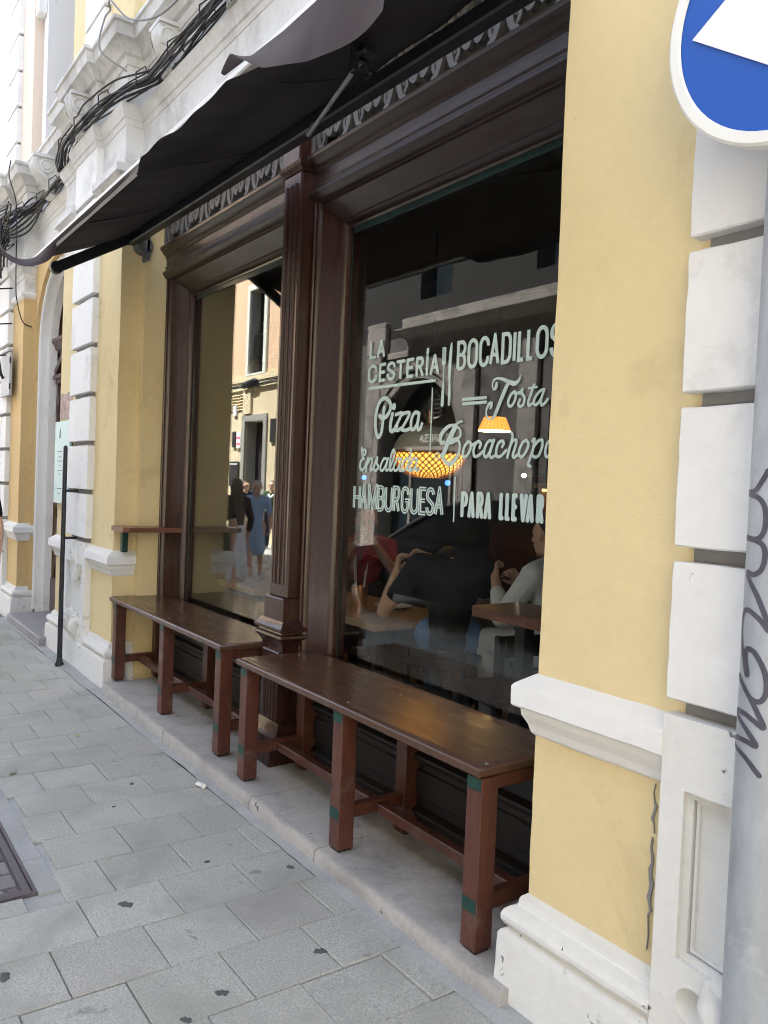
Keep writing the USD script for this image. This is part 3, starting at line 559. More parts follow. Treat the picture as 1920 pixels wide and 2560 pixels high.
# arched doorway between the two left pillars
dl, dr, zc, rad = -8.975, -7.37, 2.78, 0.725
dc_x = (dl+dr)/2
def arch_hole(r):
    a = np.linspace(0, PI, 33); return Polygon([(dc_x+r, -0.05)]+[(dc_x+r*math.cos(t), zc+r*math.sin(t)) for t in a]+[(dc_x-r, -0.05)])
rect = sbox(dl, -0.02, dr, 3.63)
obj('door_spandrel', MB().flat(rect.difference(arch_hole(rad+0.045)), 1.86, 1.92), 'orange', bld)
obj('arch_surround', MB().flat(rect.difference(arch_hole(rad-0.005)), 1.921, 1.985), 'white', bld)
obj('arch_inner_surround', MB().flat(sbox(dl, -0.02, dr, 3.63).difference(arch_hole(rad-0.045)), 1.987, 2.06), 'white', bld)
obj('arch_roll', MB().tube([(dc_x+(rad+0.02)*math.cos(t), 1.912, zc+(rad+0.02)*math.sin(t)) if t >= 0 else (dc_x+rad+0.02, 1.912, zc+t*2) for t in np.linspace(0, PI, 40)]+[(dc_x-rad-0.02, 1.912, z) for z in np.linspace(zc-0.01, 0.09, 10)], 0.022, 8), 'white', bld, smooth=40)
door = MB().box(dl+0.06, dr-0.06, 2.10, 2.15, 0.085, 3.62)
dm = mat('old_brown_door', (0.075, 0.045, 0.045), 0.45, 0.25, 4.0, fine=0.15, bump=0.1, stretch=(4, 4, 0.6), coat=0.1)
dd = obj('door', door, dm, bld)
obj('door_panel', MB().box(dl+0.16, dc_x-0.06, 2.075, 2.10, 0.55, 1.05, bev=0.01).box(dc_x+0.06, dr-0.16, 2.075, 2.10, 0.55, 1.05, bev=0.01).box(dl+0.16, dc_x-0.06, 2.075, 2.10, 1.15, 2.35, bev=0.01).box(dc_x+0.06, dr-0.16, 2.075, 2.10, 1.15, 2.35, bev=0.01), dm, dd)
obj('kick_board', B(dl+0.09, dr-0.09, 2.05, 2.099, 0.086, 0.42, bev=0.012), dm, dd)
TR = [(-.02, 2.70), (.02, 2.71), (.03, 2.74), (.06, 2.76), (.075, 2.80), (.10, 2.83), (.10, 2.86), (-.02, 2.87)]
obj('door_transom', MB().mould([(dl+0.02, 2.10), (dr-0.02, 2.10)], TR), dm, dd, smooth=30)
for cx in (dc_x-0.36, dc_x+0.36):
    pts = [(cx-0.30, 2.52), (cx, 2.68), (cx+0.30, 2.52)]
    mb = MB().flat(LineString(pts).buffer(0.03, cap_style=2, join_style=2), 2.03, 2.099).box(cx-0.32, cx+0.32, 2.02, 2.099, 2.455, 2.495).box(cx-0.28, cx+0.28, 2.04, 2.099, 2.41, 2.454)
    obj('door_pediment', mb, dm, dd)
    obj('carved_drop', MB().flat(fat([(cx-0.24, 2.40, .02), (cx-0.24, 2.30, .035), (cx-0.20, 2.22, .018), (cx-0.25, 2.12, .02), (cx-0.21, 2.02, .012)]), 2.05, 2.099), dm, dd)

# ------------------------------------------------------------------ timber shop front (part of the building)
GY, FY = 2.18, 2.055                    # glass plane, frame plane
GL = [(-5.46, -3.985), (-3.45, -1.975)]
GZ0, GZ1 = 0.625, 2.775
# sill, jambs, head
for k, (g0, g1) in enumerate(GL):
    left = -5.70 if k == 0 else -3.63; right = -3.80 if k == 0 else -1.73
    for side, (a, b) in enumerate(((left, g0), (g1, right))):
        e0, e1, s_ = (a, b, 1) if side == 0 else (b, a, -1)      # outer edge, glass edge
        pl_ = [(e0, FY), (e0+s_*0.040, FY), (e0+s_*0.046, FY+0.008), (e0+s_*0.050, FY+0.022), (e1-s_*0.034, GY-0.040), (e1-s_*0.026, GY-0.044), (e1-s_*0.014, GY-0.030), (e1-s_*0.010, GY-0.012), (e1-s_*0.001, GY-0.010), (e1-s_*0.001, GY+0.04), (e0, GY+0.04)]
        obj('window_jamb', MB().plan(Polygon(pl_), 0.07, 2.99).tube([(e0+s_*0.016, FY-0.002, 0.5), (e0+s_*0.016, FY-0.002, 2.905)], 0.009, 8), 'wood', bld, smooth=35)
    hd_ = [(-.001, 2.99), (-.001, 2.905), (-.008, 2.897), (-.022, 2.893), (-.080, 2.812), (-.078, 2.800), (-.090, 2.786), (-.108, 2.780), (-.112, 2.770), (-.165, 2.770), (-.165, 2.99)]
    obj('window_head', MB().mould([(left+0.002, FY), (right-0.002, FY)], hd_), 'wood_h', bld, smooth=35)
    obj('window_sill', MB().box(g0-0.03, g1+0.03, FY+0.02, GY+0.05, 0.575, 0.612, bev=0.006).box(g0-0.02, g1+0.02, GY-0.022, GY-0.006, 0.612, 0.632), 'wood_h', bld, smooth=35)
    gp = obj('glass_pane', B(g0+0.002, g1-0.002, GY-0.003, GY+0.003, GZ0-0.005, GZ1+0.02), 'glass', bld, label='left shop window pane reflecting the street' if k == 0 else 'right shop window pane with pale teal lettering')
    if k == 0: pane0 = gp
    else: pane1 = gp
    eg = MB()
    for xx in (g0+0.005, g1-0.005): eg.box(xx-0.0022, xx+0.0022, GY-0.008, GY-0.0034, GZ0, GZ1-0.035)
    eg.box(g0+0.009, g1-0.009, GY-0.008, GY-0.0034, GZ0-0.002, GZ0+0.004)
    eg.box(g0+0.009, g1-0.009, GY-0.007, GY-0.0034, GZ1-0.034, GZ1+0.004)
    obj('glass_edge', eg, 'glass_edge', gp)
    # moulded stall riser below the window
    ri = MB().box(left, right, FY+0.04, FY+0.09, 0.06, 0.575)
    obj('stall_riser', ri, 'riser', bld)
    for zz in (0.13, 0.36):
        obj('riser_moulding', MB().mould([(left+0.03, FY+0.04), (right-0.03, FY+0.04)], [(-.01, zz), (.012, zz+.005), (.02, zz+.02), (.03, zz+.028), (.03, zz+.04), (.012, zz+.05), (-.01, zz+.056)]), 'riser', bld, smooth=30)
    obj('riser_panel', B(left+0.09, right-0.09, FY+0.028, FY+0.045, 0.225, 0.335, bev=0.006), 'riser', bld)
    # cornice over the window
    TP = [(0.06-.07, 2.90), (.005, 2.903), (.018, 2.912), (.026, 2.925), (.036, 2.936), (.036, 2.950), (.028, 2.958), (.014, 2.963), (.014, 2.976), (.020, 2.984), (.010, 2.995), (.010, 3.044), (.018, 3.052), (.022, 3.066), (.034, 3.074), (.046, 3.092), (.058, 3.104), (.060, 3.118), (.052, 3.130), (.03, 3.134), (-.01, 3.136)]
    obj('shop_cornice', MB().mould([(left-0.005 if k == 0 else left+0.003, FY+0.03), (left-0.004 if k == 0 else left+0.004, FY), (right+0.0, FY)], TP), 'wood_h', bld, smooth=24)
    # cast iron scroll frieze on top of the cornice
    obj('frieze_backing', B(left, right, FY+0.115, FY+0.15, 3.0, 3.44), 'board', bld)
    obj('frieze_end_post', MB().box(left+0.0, left+0.03, FY-0.035, FY-0.002, 3.132, 3.43, bev=0.004), 'iron', bld)
    n = 11; per = (right-left-0.05)/n
    for j in range(n):
        x0 = left+0.035+per*j; s = 1 if j % 2 == 0 else -1; c = x0+per/2
        T = lambda P: [(c+s*px, 3.134+pz, r) for px, pz, r in P]
        leaf = fat(T([(-.066, .31, .008), (-.050, .23, .016), (-.058, .15, .021), (-.056, .08, .018), (-.035, .025, .013), (-.01, .014, .009)]))
        curl = fat(T([(.070, .31, .008), (.036, .235, .016), (.020, .17, .020), (.026, .095, .018), (.054, .058, .013), (.070, .09, .011), (.056, .122, .010), (.040, .105, .012)]))
        tip = fat(T([(-.03, .02, .006), (-.005, .06, .010), (-.014, .10, .009), (-.034, .092, .007), (-.026, .07, .006)]))
        sp = fat(T([(.022, .17, .010), (-.012, .20, .009), (-.02, .25, .007), (-.004, .30, .004)]))
        yy = FY-0.032
        obj('frieze_scroll', MB().flat(unary_union([leaf, curl]), yy, yy+0.028).flat(unary_union([tip, sp]), yy+0.006, yy+0.024), 'iron', bld, smooth=30)
# centre column: plinth, shaft with flutes, base rings, capital
cx, hw, cy = -3.722, 0.094, 1.975
col = MB().box(cx-hw, cx+hw, cy, FY+0.03, 0.91, 3.06, bev=0.010)
for d in (-0.046, 0.0, 0.046): col.tube([(cx+d, cy+0.002, 0.98), (cx+d, cy+0.002, 3.0)], 0.0125, 10)
cl = obj('column_shaft', col, 'wood', bld, smooth=35)
def ring(prof, name):
    obj(name, MB().mould([(cx-hw, FY+0.02), (cx-hw, cy), (cx+hw, cy), (cx+hw, FY+0.02)], prof), 'wood', bld, smooth=26)
obj('column_block', MB().box(cx-hw-0.006, cx+hw+0.006, cy-0.022, FY+0.02, 0.775, 0.915, bev=0.006), 'wood', bld)
ring([(-.03, .62), (.012, .625), (.018, .65), (.02, .672), (.03, .69), (.034, .70), (.044, .708), (.05, .718), (.048, .730), (.036, .737), (.034, .743), (.050, .752), (.052, .766), (.040, .776), (.026, .80), (-.03, .80)], 'column_base_ring')
low = MB().box(cx-hw+0.004, cx+hw-0.004, cy-0.030, FY+0.03, 0.27, 0.64, bev=0.005)
for d in (-0.045, -0.015, 0.015, 0.045): low.tube([(cx+d, cy-0.031, 0.30), (cx+d, cy-0.031, 0.62)], 0.008, 8)
obj('column_pedestal', low, 'wood', bld, smooth=35)
ring([(-.03, .20), (.075, .205), (.075, .222), (.062, .235), (.05, .25), (.04, .272), (.032, .285), (-.03, .29)], 'column_foot_ring')
obj('column_plinth', B(cx-hw-0.012, cx+hw+0.012, 1.905, FY+0.03, 0.05, 0.206, bev=0.006), 'wood', bld)
ring([(-.03, 3.055), (.002, 3.058), (.008, 3.075), (.018, 3.082), (.022, 3.098), (.012, 3.108), (.006, 3.12), (-.03, 3.12)], 'column_neck')
obj('column_capital', MB().box(cx-hw+0.004, cx+hw-0.004, cy-0.016, FY+0.03, 3.10, 3.225, bev=0.006).box(cx-hw-0.008, cx+hw+0.008, cy-0.030, FY+0.03, 3.226, 3.25, bev=0.004).box(cx-hw+0.01, cx+hw-0.01, cy-0.01, FY+0.03, 3.251, 3.42), 'wood', bld)

# lettering on the right pane (pale vinyl, on the street side of the glass)
LET = json.loads(r'''[{"Pizza":[[1,[[-3153,1831,10.1],[-3129,1818,10.0],[-3099,1825,9.9],[-3071,1850,9.8],[-3071,1884,9.8],[-3105,1909,9.9],[-3145,1903,10.1],[-3174,1870,10.2],[-3184,1823,10.2],[-3183,1776,10.2],[-3170,1743,10.2],[-3154,1732,10.1],[-3134,1751,10.0],[-3125,1794,10.0],[-3124,1820,10.0],[-3121,1844,10.0],[-3117,1868,10.0]]],[1,[[-3050,1834,10.1],[-3061,1795,10.2],[-3061,1762,10.2],[-3042,1757,10.1],[-3012,1776,10.0]]],[0,[[-3041,1870,14.0],[-3041,1865,14.0]]],[1,[[-3023,1830,8.1],[-3002,1833,8.0],[-2978,1834,8.0],[-3004,1795,8.1],[-3028,1765,8.1],[-3003,1758,8.1],[-2980,1766,8.0]]],[1,[[-2982,1825,8.0],[-2954,1834,7.9],[-2919,1831,7.8],[-2942,1798,7.9],[-2972,1763,8.0],[-2944,1756,7.9],[-2912,1764,7.8]]],[1,[[-2852,1827,8.3],[-2875,1833,8.4],[-2897,1816,8.5],[-2906,1786,8.5],[-2900,1760,8.5],[-2879,1762,8.4],[-2858,1786,8.4],[-2850,1824,8.3]]],[1,[[-2850,1827,8.0],[-2858,1784,8.0],[-2851,1756,8.0],[-2834,1764,7.9],[-2826,1781,7.9]]]],"Ensalada":[[1,[[-3293,1682,6.6],[-3288,1658,6.6],[-3266,1650,6.5],[-3256,1663,6.5],[-3268,1674,6.5],[-3283,1664,6.6],[-3284,1642,6.6],[-3270,1630,6.5]]],[1,[[-3270,1633,6.5],[-3294,1621,6.6],[-3303,1597,6.6],[-3288,1576,6.6],[-3264,1585,6.5],[-3242,1618,6.5]]],[1,[[-3235,1633,6.5],[-3245,1600,6.5],[-3248,1573,6.5]]],[1,[[-3246,1597,6.5],[-3221,1627,6.4],[-3200,1631,6.4],[-3203,1606,6.4],[-3211,1576,6.4],[-3187,1586,6.3]]],[1,[[-3187,1586,6.3],[-3159,1636,6.3],[-3160,1609,6.3],[-3145,1592,6.3],[-3165,1574,6.3],[-3181,1580,6.3]]],[1,[[-3077,1627,6.1],[-3102,1630,6.2],[-3123,1606,6.2],[-3129,1583,6.2],[-3113,1574,6.2],[-3090,1595,6.1],[-3072,1627,6.1]]],[1,[[-3070,1631,6.1],[-3084,1592,6.1],[-3078,1575,6.1],[-3054,1586,6.1]]],[1,[[-3054,1586,6.1],[-3028,1629,6.0],[-3022,1662,6.0],[-3033,1669,6.0],[-3048,1641,6.0],[-3055,1601,6.1],[-3048,1575,6.0],[-3025,1586,6.0]]],[1,[[-2970,1628,5.9],[-2994,1631,5.9],[-3016,1606,6.0],[-3022,1584,6.0],[-3004,1575,6.0],[-2982,1595,5.9],[-2967,1626,5.9]]],[1,[[-2966,1630,5.9],[-2980,1592,5.9],[-2973,1575,5.9],[-2957,1581,5.9]]],[1,[[-2911,1626,5.8],[-2932,1630,5.8],[-2954,1606,5.8],[-2962,1584,5.9],[-2945,1576,5.8],[-2920,1595,5.8],[-2904,1629,5.7],[-2898,1670,5.7]]],[1,[[-2904,1626,5.7],[-2918,1593,5.8],[-2909,1576,5.8],[-2892,1584,5.7]]],[1,[[-2853,1627,5.6],[-2876,1629,5.7],[-2893,1607,5.7],[-2898,1584,5.7],[-2882,1576,5.7],[-2860,1596,5.6],[-2849,1626,5.6]]],[1,[[-2848,1629,5.6],[-2858,1593,5.6],[-2850,1576,5.6],[-2832,1583,5.6]]]],"Tostas":[[1,[[-2362,1918,7.3],[-2366,1903,7.3],[-2376,1896,3.6],[-2386,1910,2.9],[-2380,1931,4.1],[-2358,1938,4.8],[-2327,1932,6.4],[-2293,1919,8.2],[-2263,1911,9.3],[-2242,1920,6.5],[-2231,1939,2.1]]],[1,[[-2300,1911,8.2],[-2317,1884,9.5],[-2337,1847,8.8],[-2357,1809,8.1],[-2371,1788,5.7],[-2394,1781,3.3],[-2412,1796,3.6],[-2414,1819,5.0],[-2401,1840,6.6],[-2386,1844,6.5],[-2387,1831,6.5],[-2393,1824,4.1]]],[1,[[-2259,1879,5.9],[-2279,1870,5.9],[-2293,1844,6.0],[-2286,1827,6.0],[-2269,1830,5.9],[-2255,1852,5.9],[-2254,1873,5.9],[-2261,1880,5.9]]],[1,[[-2253,1871,5.9],[-2234,1875,5.8]]],[1,[[-2232,1872,5.8],[-2218,1885,5.8],[-2221,1872,5.8],[-2206,1854,5.8],[-2211,1829,5.8],[-2229,1822,5.8],[-2238,1833,5.8],[-2230,1848,5.8]]],[1,[[-2160,1898,5.6],[-2175,1864,5.7],[-2186,1837,5.7],[-2181,1823,5.7],[-2164,1830,5.7]]],[1,[[-2112,1877,5.5],[-2131,1871,5.6],[-2154,1848,5.6],[-2156,1828,5.6],[-2142,1825,5.6],[-2123,1843,5.6],[-2108,1874,5.5]]],[1,[[-2108,1877,5.5],[-2121,1841,5.5],[-2118,1821,5.5],[-2102,1827,5.5],[-2089,1841,5.5]]],[0,[[-2185,1887,4.5],[-2146,1889,4.4]]]],"Bocachopos":[[1,[[-2669,1697,7.8],[-2687,1694,8.9],[-2694,1716,9.9],[-2677,1743,9.8],[-2640,1763,8.1],[-2603,1767,5.3],[-2572,1778,4.7],[-2556,1780,4.7]]],[1,[[-2598,1761,12.5],[-2619,1732,13.8],[-2645,1693,13.9],[-2666,1654,11.3],[-2679,1641,10.8]]],[1,[[-2679,1641,8.8],[-2659,1618,8.8],[-2629,1606,10.6],[-2602,1615,10.5],[-2576,1641,7.2],[-2565,1677,6.0],[-2573,1699,5.7],[-2597,1706,11.0],[-2621,1696,10.5]]],[1,[[-2593,1762,3.8],[-2570,1748,4.5],[-2565,1727,5.6],[-2576,1711,7.5],[-2599,1704,11.0]]],[1,[[-2684,1636,2.8],[-2707,1626,2.6],[-2725,1639,2.2],[-2712,1655,2.4],[-2689,1645,2.8]]],[1,[[-2514,1697,6.6],[-2537,1676,6.7],[-2545,1647,6.7],[-2534,1635,6.7],[-2513,1644,6.6],[-2497,1673,6.6],[-2501,1692,6.6],[-2517,1697,6.6]]],[1,[[-2498,1679,6.6],[-2468,1690,6.5]]],[1,[[-2444,1672,6.4],[-2438,1686,6.4],[-2453,1696,6.5],[-2470,1684,6.5],[-2480,1658,6.5],[-2472,1637,6.5],[-2449,1640,6.5],[-2422,1656,6.4]]],[1,[[-2371,1696,6.3],[-2392,1696,6.3],[-2411,1674,6.4],[-2417,1646,6.4],[-2404,1634,6.3],[-2385,1651,6.3],[-2370,1688,6.3]]],[1,[[-2362,1699,6.2],[-2377,1663,6.3],[-2383,1640,6.3],[-2371,1631,6.3],[-2347,1642,6.2]]],[1,[[-2315,1673,6.1],[-2306,1685,6.1],[-2316,1695,6.1],[-2336,1686,6.2],[-2347,1659,6.2],[-2342,1636,6.2],[-2320,1637,6.1],[-2291,1658,6.1]]],[1,[[-2269,1726,6.0],[-2260,1713,6.0],[-2269,1680,6.0],[-2282,1639,6.0],[-2284,1631,6.0]]],[1,[[-2276,1664,6.0],[-2259,1692,6.0],[-2239,1696,5.9],[-2242,1674,5.9],[-2254,1642,6.0],[-2247,1631,5.9],[-2228,1642,5.9]]],[1,[[-2186,1695,5.8],[-2204,1687,5.8],[-2220,1660,5.9],[-2220,1639,5.9],[-2205,1633,5.8],[-2183,1655,5.8],[-2174,1681,5.8],[-2188,1695,5.8]]],[1,[[-2156,1690,5.7],[-2145,1697,5.7],[-2150,1660,5.7],[-2163,1628,5.7],[-2172,1604,5.8],[-2159,1598,5.7]]],[1,[[-2147,1670,5.7],[-2127,1690,5.6],[-2107,1693,5.6],[-2104,1672,5.6],[-2120,1638,5.6],[-2141,1632,5.7],[-2153,1641,5.7]]],[1,[[-2070,1690,5.5],[-2083,1677,5.5],[-2088,1648,5.6],[-2080,1632,5.5],[-2063,1640,5.5]]]],"cutlery":[[1,[[-2692,1856,9.4],[-2692,1896,8.5],[-2691,1962,3.1],[-2692,2017,3.1],[-2693,2024,6.8],[-2692,2030,9.9]]],[0,[[-2703,2029,1.9],[-2703,2097,1.9]]],[0,[[-2696,2028,1.9],[-2696,2096,1.9]]],[0,[[-2689,2027,1.9],[-2689,2095,1.9]]],[0,[[-2683,2027,1.9],[-2683,2094,1.9]]],[1,[[-2648,1855,6.4],[-2648,1906,7.1],[-2651,1954,4.0],[-2652,1962,6.7],[-2652,2024,8.8],[-2649,2081,7.7],[-2647,2109,2.7]]]],"rules":[[0,[[-3247,1965,7.1],[-2748,1962,5.9]]],[0,[[-2557,1869,6.3],[-2420,1868,6.0]]],[0,[[-2556,1851,6.3],[-2419,1850,6.0]]],[0,[[-2763,1930,3.0],[-2761,1661,3.0]]],[0,[[-2586,1552,3.2],[-2585,1369,3.2]]]]},[["LA",2.105,2.186,0.015,[["L",-3.2568,-3.2037],["A",-3.1947,-3.1316]]],["CESTERÍA",1.99,2.074,0.015,[["C",-3.261,-3.1899],["E",-3.1705,-3.1192],["S",-3.1057,-3.0425],["T",-3.0306,-2.9704],["E",-2.9552,-2.9029],["R",-2.8858,-2.8316],["Í",-2.8155,-2.7992],["A",-2.7864,-2.7247]]],["BOCADILLOS",1.992,2.11,0.0155,[["B",-2.6081,-2.5505],["O",-2.5414,-2.4807],["C",-2.4717,-2.4131],["A",-2.4109,-2.3537],["D",-2.3428,-2.2886],["I",-2.2823,-2.2615],["L",-2.2546,-2.217],["L",-2.2067,-2.17],["O",-2.1595,-2.0993],["S",-2.0896,-2.0374]]],["HAMBURGUESA",1.386,1.504,0.018,[["H",-3.3503,-3.2865],["A",-3.2863,-3.2284],["M",-3.2211,-3.1451],["B",-3.1441,-3.0866],["U",-3.084,-3.0197],["R",-3.017,-2.964],["G",-2.9555,-2.8956],["U",-2.8894,-2.8249],["E",-2.8234,-2.7695],["S",-2.7746,-2.7156],["A",-2.7153,-2.6545]]],["PARA LLEVAR",1.392,1.493,0.0185,[["P",-2.5417,-2.5014],["A",-2.4983,-2.4577],["R",-2.4469,-2.4064],["A",-2.4022,-2.3605],["L",-2.3153,-2.2913],["L",-2.2814,-2.2578],["E",-2.2467,-2.2189],["V",-2.2054,-2.1659],["A",-2.1697,-2.1309],["R",-2.1182,-2.0823]]]]]''')
def vinyl(name, poly, label=None): obj(name, MB().flat(poly, GY-0.0060, GY-0.0042), 'letter', pane1, label=label)
names = {'Pizza': 'word reading Pizza in brush script', 'Ensalada': 'word reading Ensalada in fine script', 'Tostas': 'word reading Tostas in script, cut off by the pillar', 'Bocachopos': 'word beginning Bocachop in heavy script, cut off by the pillar', 'cutlery': 'fork and knife emblem', 'rules': 'thin ruled lines between the words'}
for w, strokes in LET[0].items():
    polys = [fat([(x/1000, z/1000, r/1000) for x, z, r in P], 6, bool(sp)) for sp, P in strokes]
    vinyl('fork_and_knife' if w == 'cutlery' else ('ruled_lines' if w == 'rules' else 'script_word'), unary_union(polys), names[w])
def arc(cx_, cz, rx, rz, a0, a1, n=14): return [(cx_+rx*math.cos(math.radians(a)), cz+rz*math.sin(math.radians(a))) for a in np.linspace(a0, a1, n)]
def O_(): return [arc(.5, .72, .5, .28, 0, 180)+arc(.5, .28, .5, .28, 180, 360)+[(1, .72)]]
GLY = {'L': [[(0, 1), (0, 0), (1, 0)]], 'A': [[(0, 0), (.5, 1), (1, 0)], [(.2, .33), (.8, .33)]], 'I': [[(.5, 0), (.5, 1)]], 'Í': [[(.5, 0), (.5, 1)], [(.5, 1.22), (.95, 1.42)]],
 'C': [[(1, .70)]+arc(.5, .72, .5, .28, 0, 180)+arc(.5, .28, .5, .28, 180, 360)+[(1, .32)]], 'E': [[(1, 1), (0, 1), (0, 0), (1, 0)], [(0, .52), (.85, .52)]],
 'S': [arc(.5, .74, .5, .26, 10, 190)+[(.08, .62), (.5, .5), (.92, .38)]+arc(.5, .26, .5, .26, 0, -180)], 'T': [[(-.05, 1), (1.05, 1)], [(.5, 1), (.5, 0)]],
 'R': [[(0, 0), (0, 1), (.5, 1)]+arc(.55, .76, .42, .24, 80, -80)+[(.45, .5), (0, .5)], [(.5, .5), (1, 0)]], 'P': [[(0, 0), (0, 1), (.5, 1)]+arc(.5, .74, .5, .26, 80, -80)+[(.4, .48), (0, .48)]],
 'B': [[(0, 0), (0, 1), (.5, 1)]+arc(.5, .76, .45, .24, 85, -85)+[(.5, .52), (0, .52)], [(.5, .52)]+arc(.5, .26, .5, .26, 85, -85)+[(.5, 0), (0, 0)]],
 'O': O_(), 'D': [[(0, 0), (0, 1), (.4, 1)]+arc(.45, .72, .55, .28, 80, 0)+arc(.45, .28, .55, .28, 0, -80)+[(.4, 0), (0, 0)]], 'H': [[(0, 0), (0, 1)], [(1, 0), (1, 1)], [(0, .5), (1, .5)]],
 'M': [[(0, 0), (0, 1), (.5, .1), (1, 1), (1, 0)]], 'U': [[(0, 1), (0, .28)]+arc(.5, .28, .5, .28, 180, 360)+[(1, .28), (1, 1)]], 'G': [[(1, .72)]+arc(.5, .72, .5, .28, 0, 180)+arc(.5, .28, .5, .28, 180, 360)+[(1, .28), (1, .48), (.5, .48)]],
 'V': [[(0, 1), (.5, 0), (1, 1)]]}
for word, z0, z1, w, letters in LET[1]:
    polys = []
    for ch, xa, xb in letters:
        h = w/2; xa, xb, za, zb = xa+h*0.85, xb-h*0.85, z0+h*0.7, z1-h*0.7
        for st in GLY[ch]:
            ls = LineString([(xa+u*(xb-xa), za+v*(zb-za)) for u, v in st])
            rnd = word in ('LA', 'CESTERÍA', 'PARA LLEVAR')
            o = ls.buffer(h, cap_style=1 if rnd else 2, join_style=1 if rnd else 2, mitre_limit=1.6)
            if word == 'HAMBURGUESA': o = o.difference(ls.buffer(0.0024, cap_style=2, join_style=2))
            polys.append(o)
    vinyl('capital_word', unary_union(polys), 'words reading %s in capitals%s' % (word.rstrip('S') if word == 'BOCADILLOS' else word, ', inlined' if word == 'HAMBURGUESA' else ''))

# ------------------------------------------------------------------ awning
AX0, AX1, BY, BZ, RY, RZ = -5.76, -1.70, 1.20, 2.890, 1.80, 3.145
def tilt(x): return 0.030-0.068*(x+5.76)/4.06
aw = thing('awning', 'dark mauve canvas awning pulled out over the cafe windows with a wind-blown valance', 'awning', (-3.7, 1.80, 2.7))
nx, ny = 120, 14
X = np.linspace(AX0+0.02, AX1, nx+1); top = []
for j in range(ny+1):
    t = j/ny
    for x in X:
        ov = float(np.interp(x, [-3.80, -3.45, -3.1, -2.6, -2.35], [0, .085, .078, .078, 0]))*(1+0.10*math.sin(x*7)+.05*math.sin(x*17)); ye = BY-ov
        gap = 0.006+0.030*np.clip((x+3.0)/1.2, 0, 1)+0.012*math.sin(x*14)*np.clip((x+3.0)/1.2, 0, 1)
        y = ye+(RY-ye)*t; z = BZ-0.052*min(1, ov/0.03)*max(0, 1-(t/0.45)**2)-0.04*ov+(RZ-BZ+0.04*ov+gap+tilt(x))*t-0.016*math.sin(PI*t)+0.006*math.sin(x*5.2+t*2)*math.sin(PI*t)+0.004*math.sin(x*23+3*t)*(1-t)
        top.append([x, y, z])
k = nx+1; f = [[j*k+i, j*k+i+1, (j+1)*k+i+1, (j+1)*k+i] for j in range(ny) for i in range(nx)]
obj('canopy', MB().add(top, f), 'canopy_cloth', aw, smooth=True)
for xx in (-4.75, -3.72, -2.70):
    obj('canopy_seam', MB().tube([(xx, BY+(RY-BY)*t, BZ+(RZ-BZ+tilt(xx))*t-0.016*math.sin(PI*t)-0.004) for t in np.linspace(0.02, 0.98, 9)], 0.004, 6), 'canopy_cloth', aw)
fbm_ = MB().box(AX0, AX1-0.05, BY-0.030, BY+0.015, BZ-0.008, BZ+0.020, bev=0.005)
obj('front_bar', fbm_, 'alu', aw)
obj('bar_end_cap', B(AX0-0.014, AX0-0.001, BY-0.032, BY+0.017, BZ-0.012, BZ+0.024, bev=0.004), 'alu', aw)
# valance: its swing angle from hanging straight down changes along the bar
L = 0.185
def theta(x):
    return float(np.interp(x, [-5.76, -5.58, -5.42, -5.25, -3.95, -3.72, -3.45, -3.2, -2.75, -2.50, -2.25, -2.05, -1.7], [112, 84, 20, -55, -55, 10, 80, 95, 92, 74, 38, 16, 10]))
nyv = 8; kk = nyv+1
def valance(xa, xb, nxv):
    XV = np.linspace(xa, xb, nxv+1); vv = []
    for x in XV:
        th = math.radians(theta(x)+7*math.sin(x*4.1)+3*math.sin(x*11.7+1))
        Lx = float(np.interp(x, [-5.76, -5.55, -5.4, -5.2, -3.8, -3.6, -2.62, -2.5, -2.35, -2.2], [.235, .20, .10, .022, .018, .006, .02, .07, .15, .20]))*(1+0.09*math.sin(x*5.3)+0.035*math.sin(x*14+2))
        side = float(np.interp(x, [-2.62, -2.3], [1, 0])) if x > -3 else 0.0
        for j in range(nyv+1):
            t = j/nyv; ph = th*(0.45+0.55*t)
            vv.append([x, BY-0.033-0.045*side-Lx*t*math.sin(ph), BZ-0.004-0.025*side-Lx*t*math.cos(ph)])
    return XV, vv, [[i*kk+j, (i+1)*kk+j, (i+1)*kk+j+1, i*kk+j+1] for i in range(nxv) for j in range(nyv)]
_, v_, f_ = valance(-2.62, AX1-0.03, 60); obj('valance', MB().add(v_, f_), 'awning', aw, smooth=True, label='lit mauve valance flap hanging at the right')
XV, vv, f_ = valance(AX0, -3.62, 130); nxv = 130; obj('valance', MB().add(vv, f_), 'awning', aw, smooth=True, label='tucked valance strip at the left, its loose end flicked out')
i0 = [i for i, x in enumerate(XV) if -5.74 < x < -5.62]
pv = np.array(vv).reshape(nxv+1, kk, 3)
pp = []
for i in i0:
    for j in (3, 4, 5, 6): pp.append(pv[i, j]+np.array([0.0, -0.002, -0.0025]))
qq = len(i0); obj('printed_patch', MB().add(pp, [[i*4+j, (i+1)*4+j, (i+1)*4+j+1, i*4+j+1] for i in range(qq-1) for j in range(3)]), 'pink', aw, smooth=True)
rbv, rbf = B(AX0+0.03, AX1, RY-0.030, RY+0.035, RZ-0.075, RZ-0.012, bev=0.008).arrays(); rbv[:, 2] += [tilt(q) for q in rbv[:, 0]]; obj('rear_bar', MB().add(rbv, rbf), 'black_metal', aw)
arm = MB(); a, b = np.array([AX0+0.035, 1.30, 2.850]), np.array([AX0+0.045, 1.90, 3.215]); d = (b-a)/np.linalg.norm(b-a); nrm = np.array([0, -d[2], d[1]])
for s in (1,):
    c8 = []
    for p in (a, b):
        for u in (-1, 1):
            for w in (-1, 1): c8.append(p+np.array([0.022*u, 0, 0])+nrm*0.034*w)
    arm.tm(trimesh.convex.convex_hull(np.array(c8)))
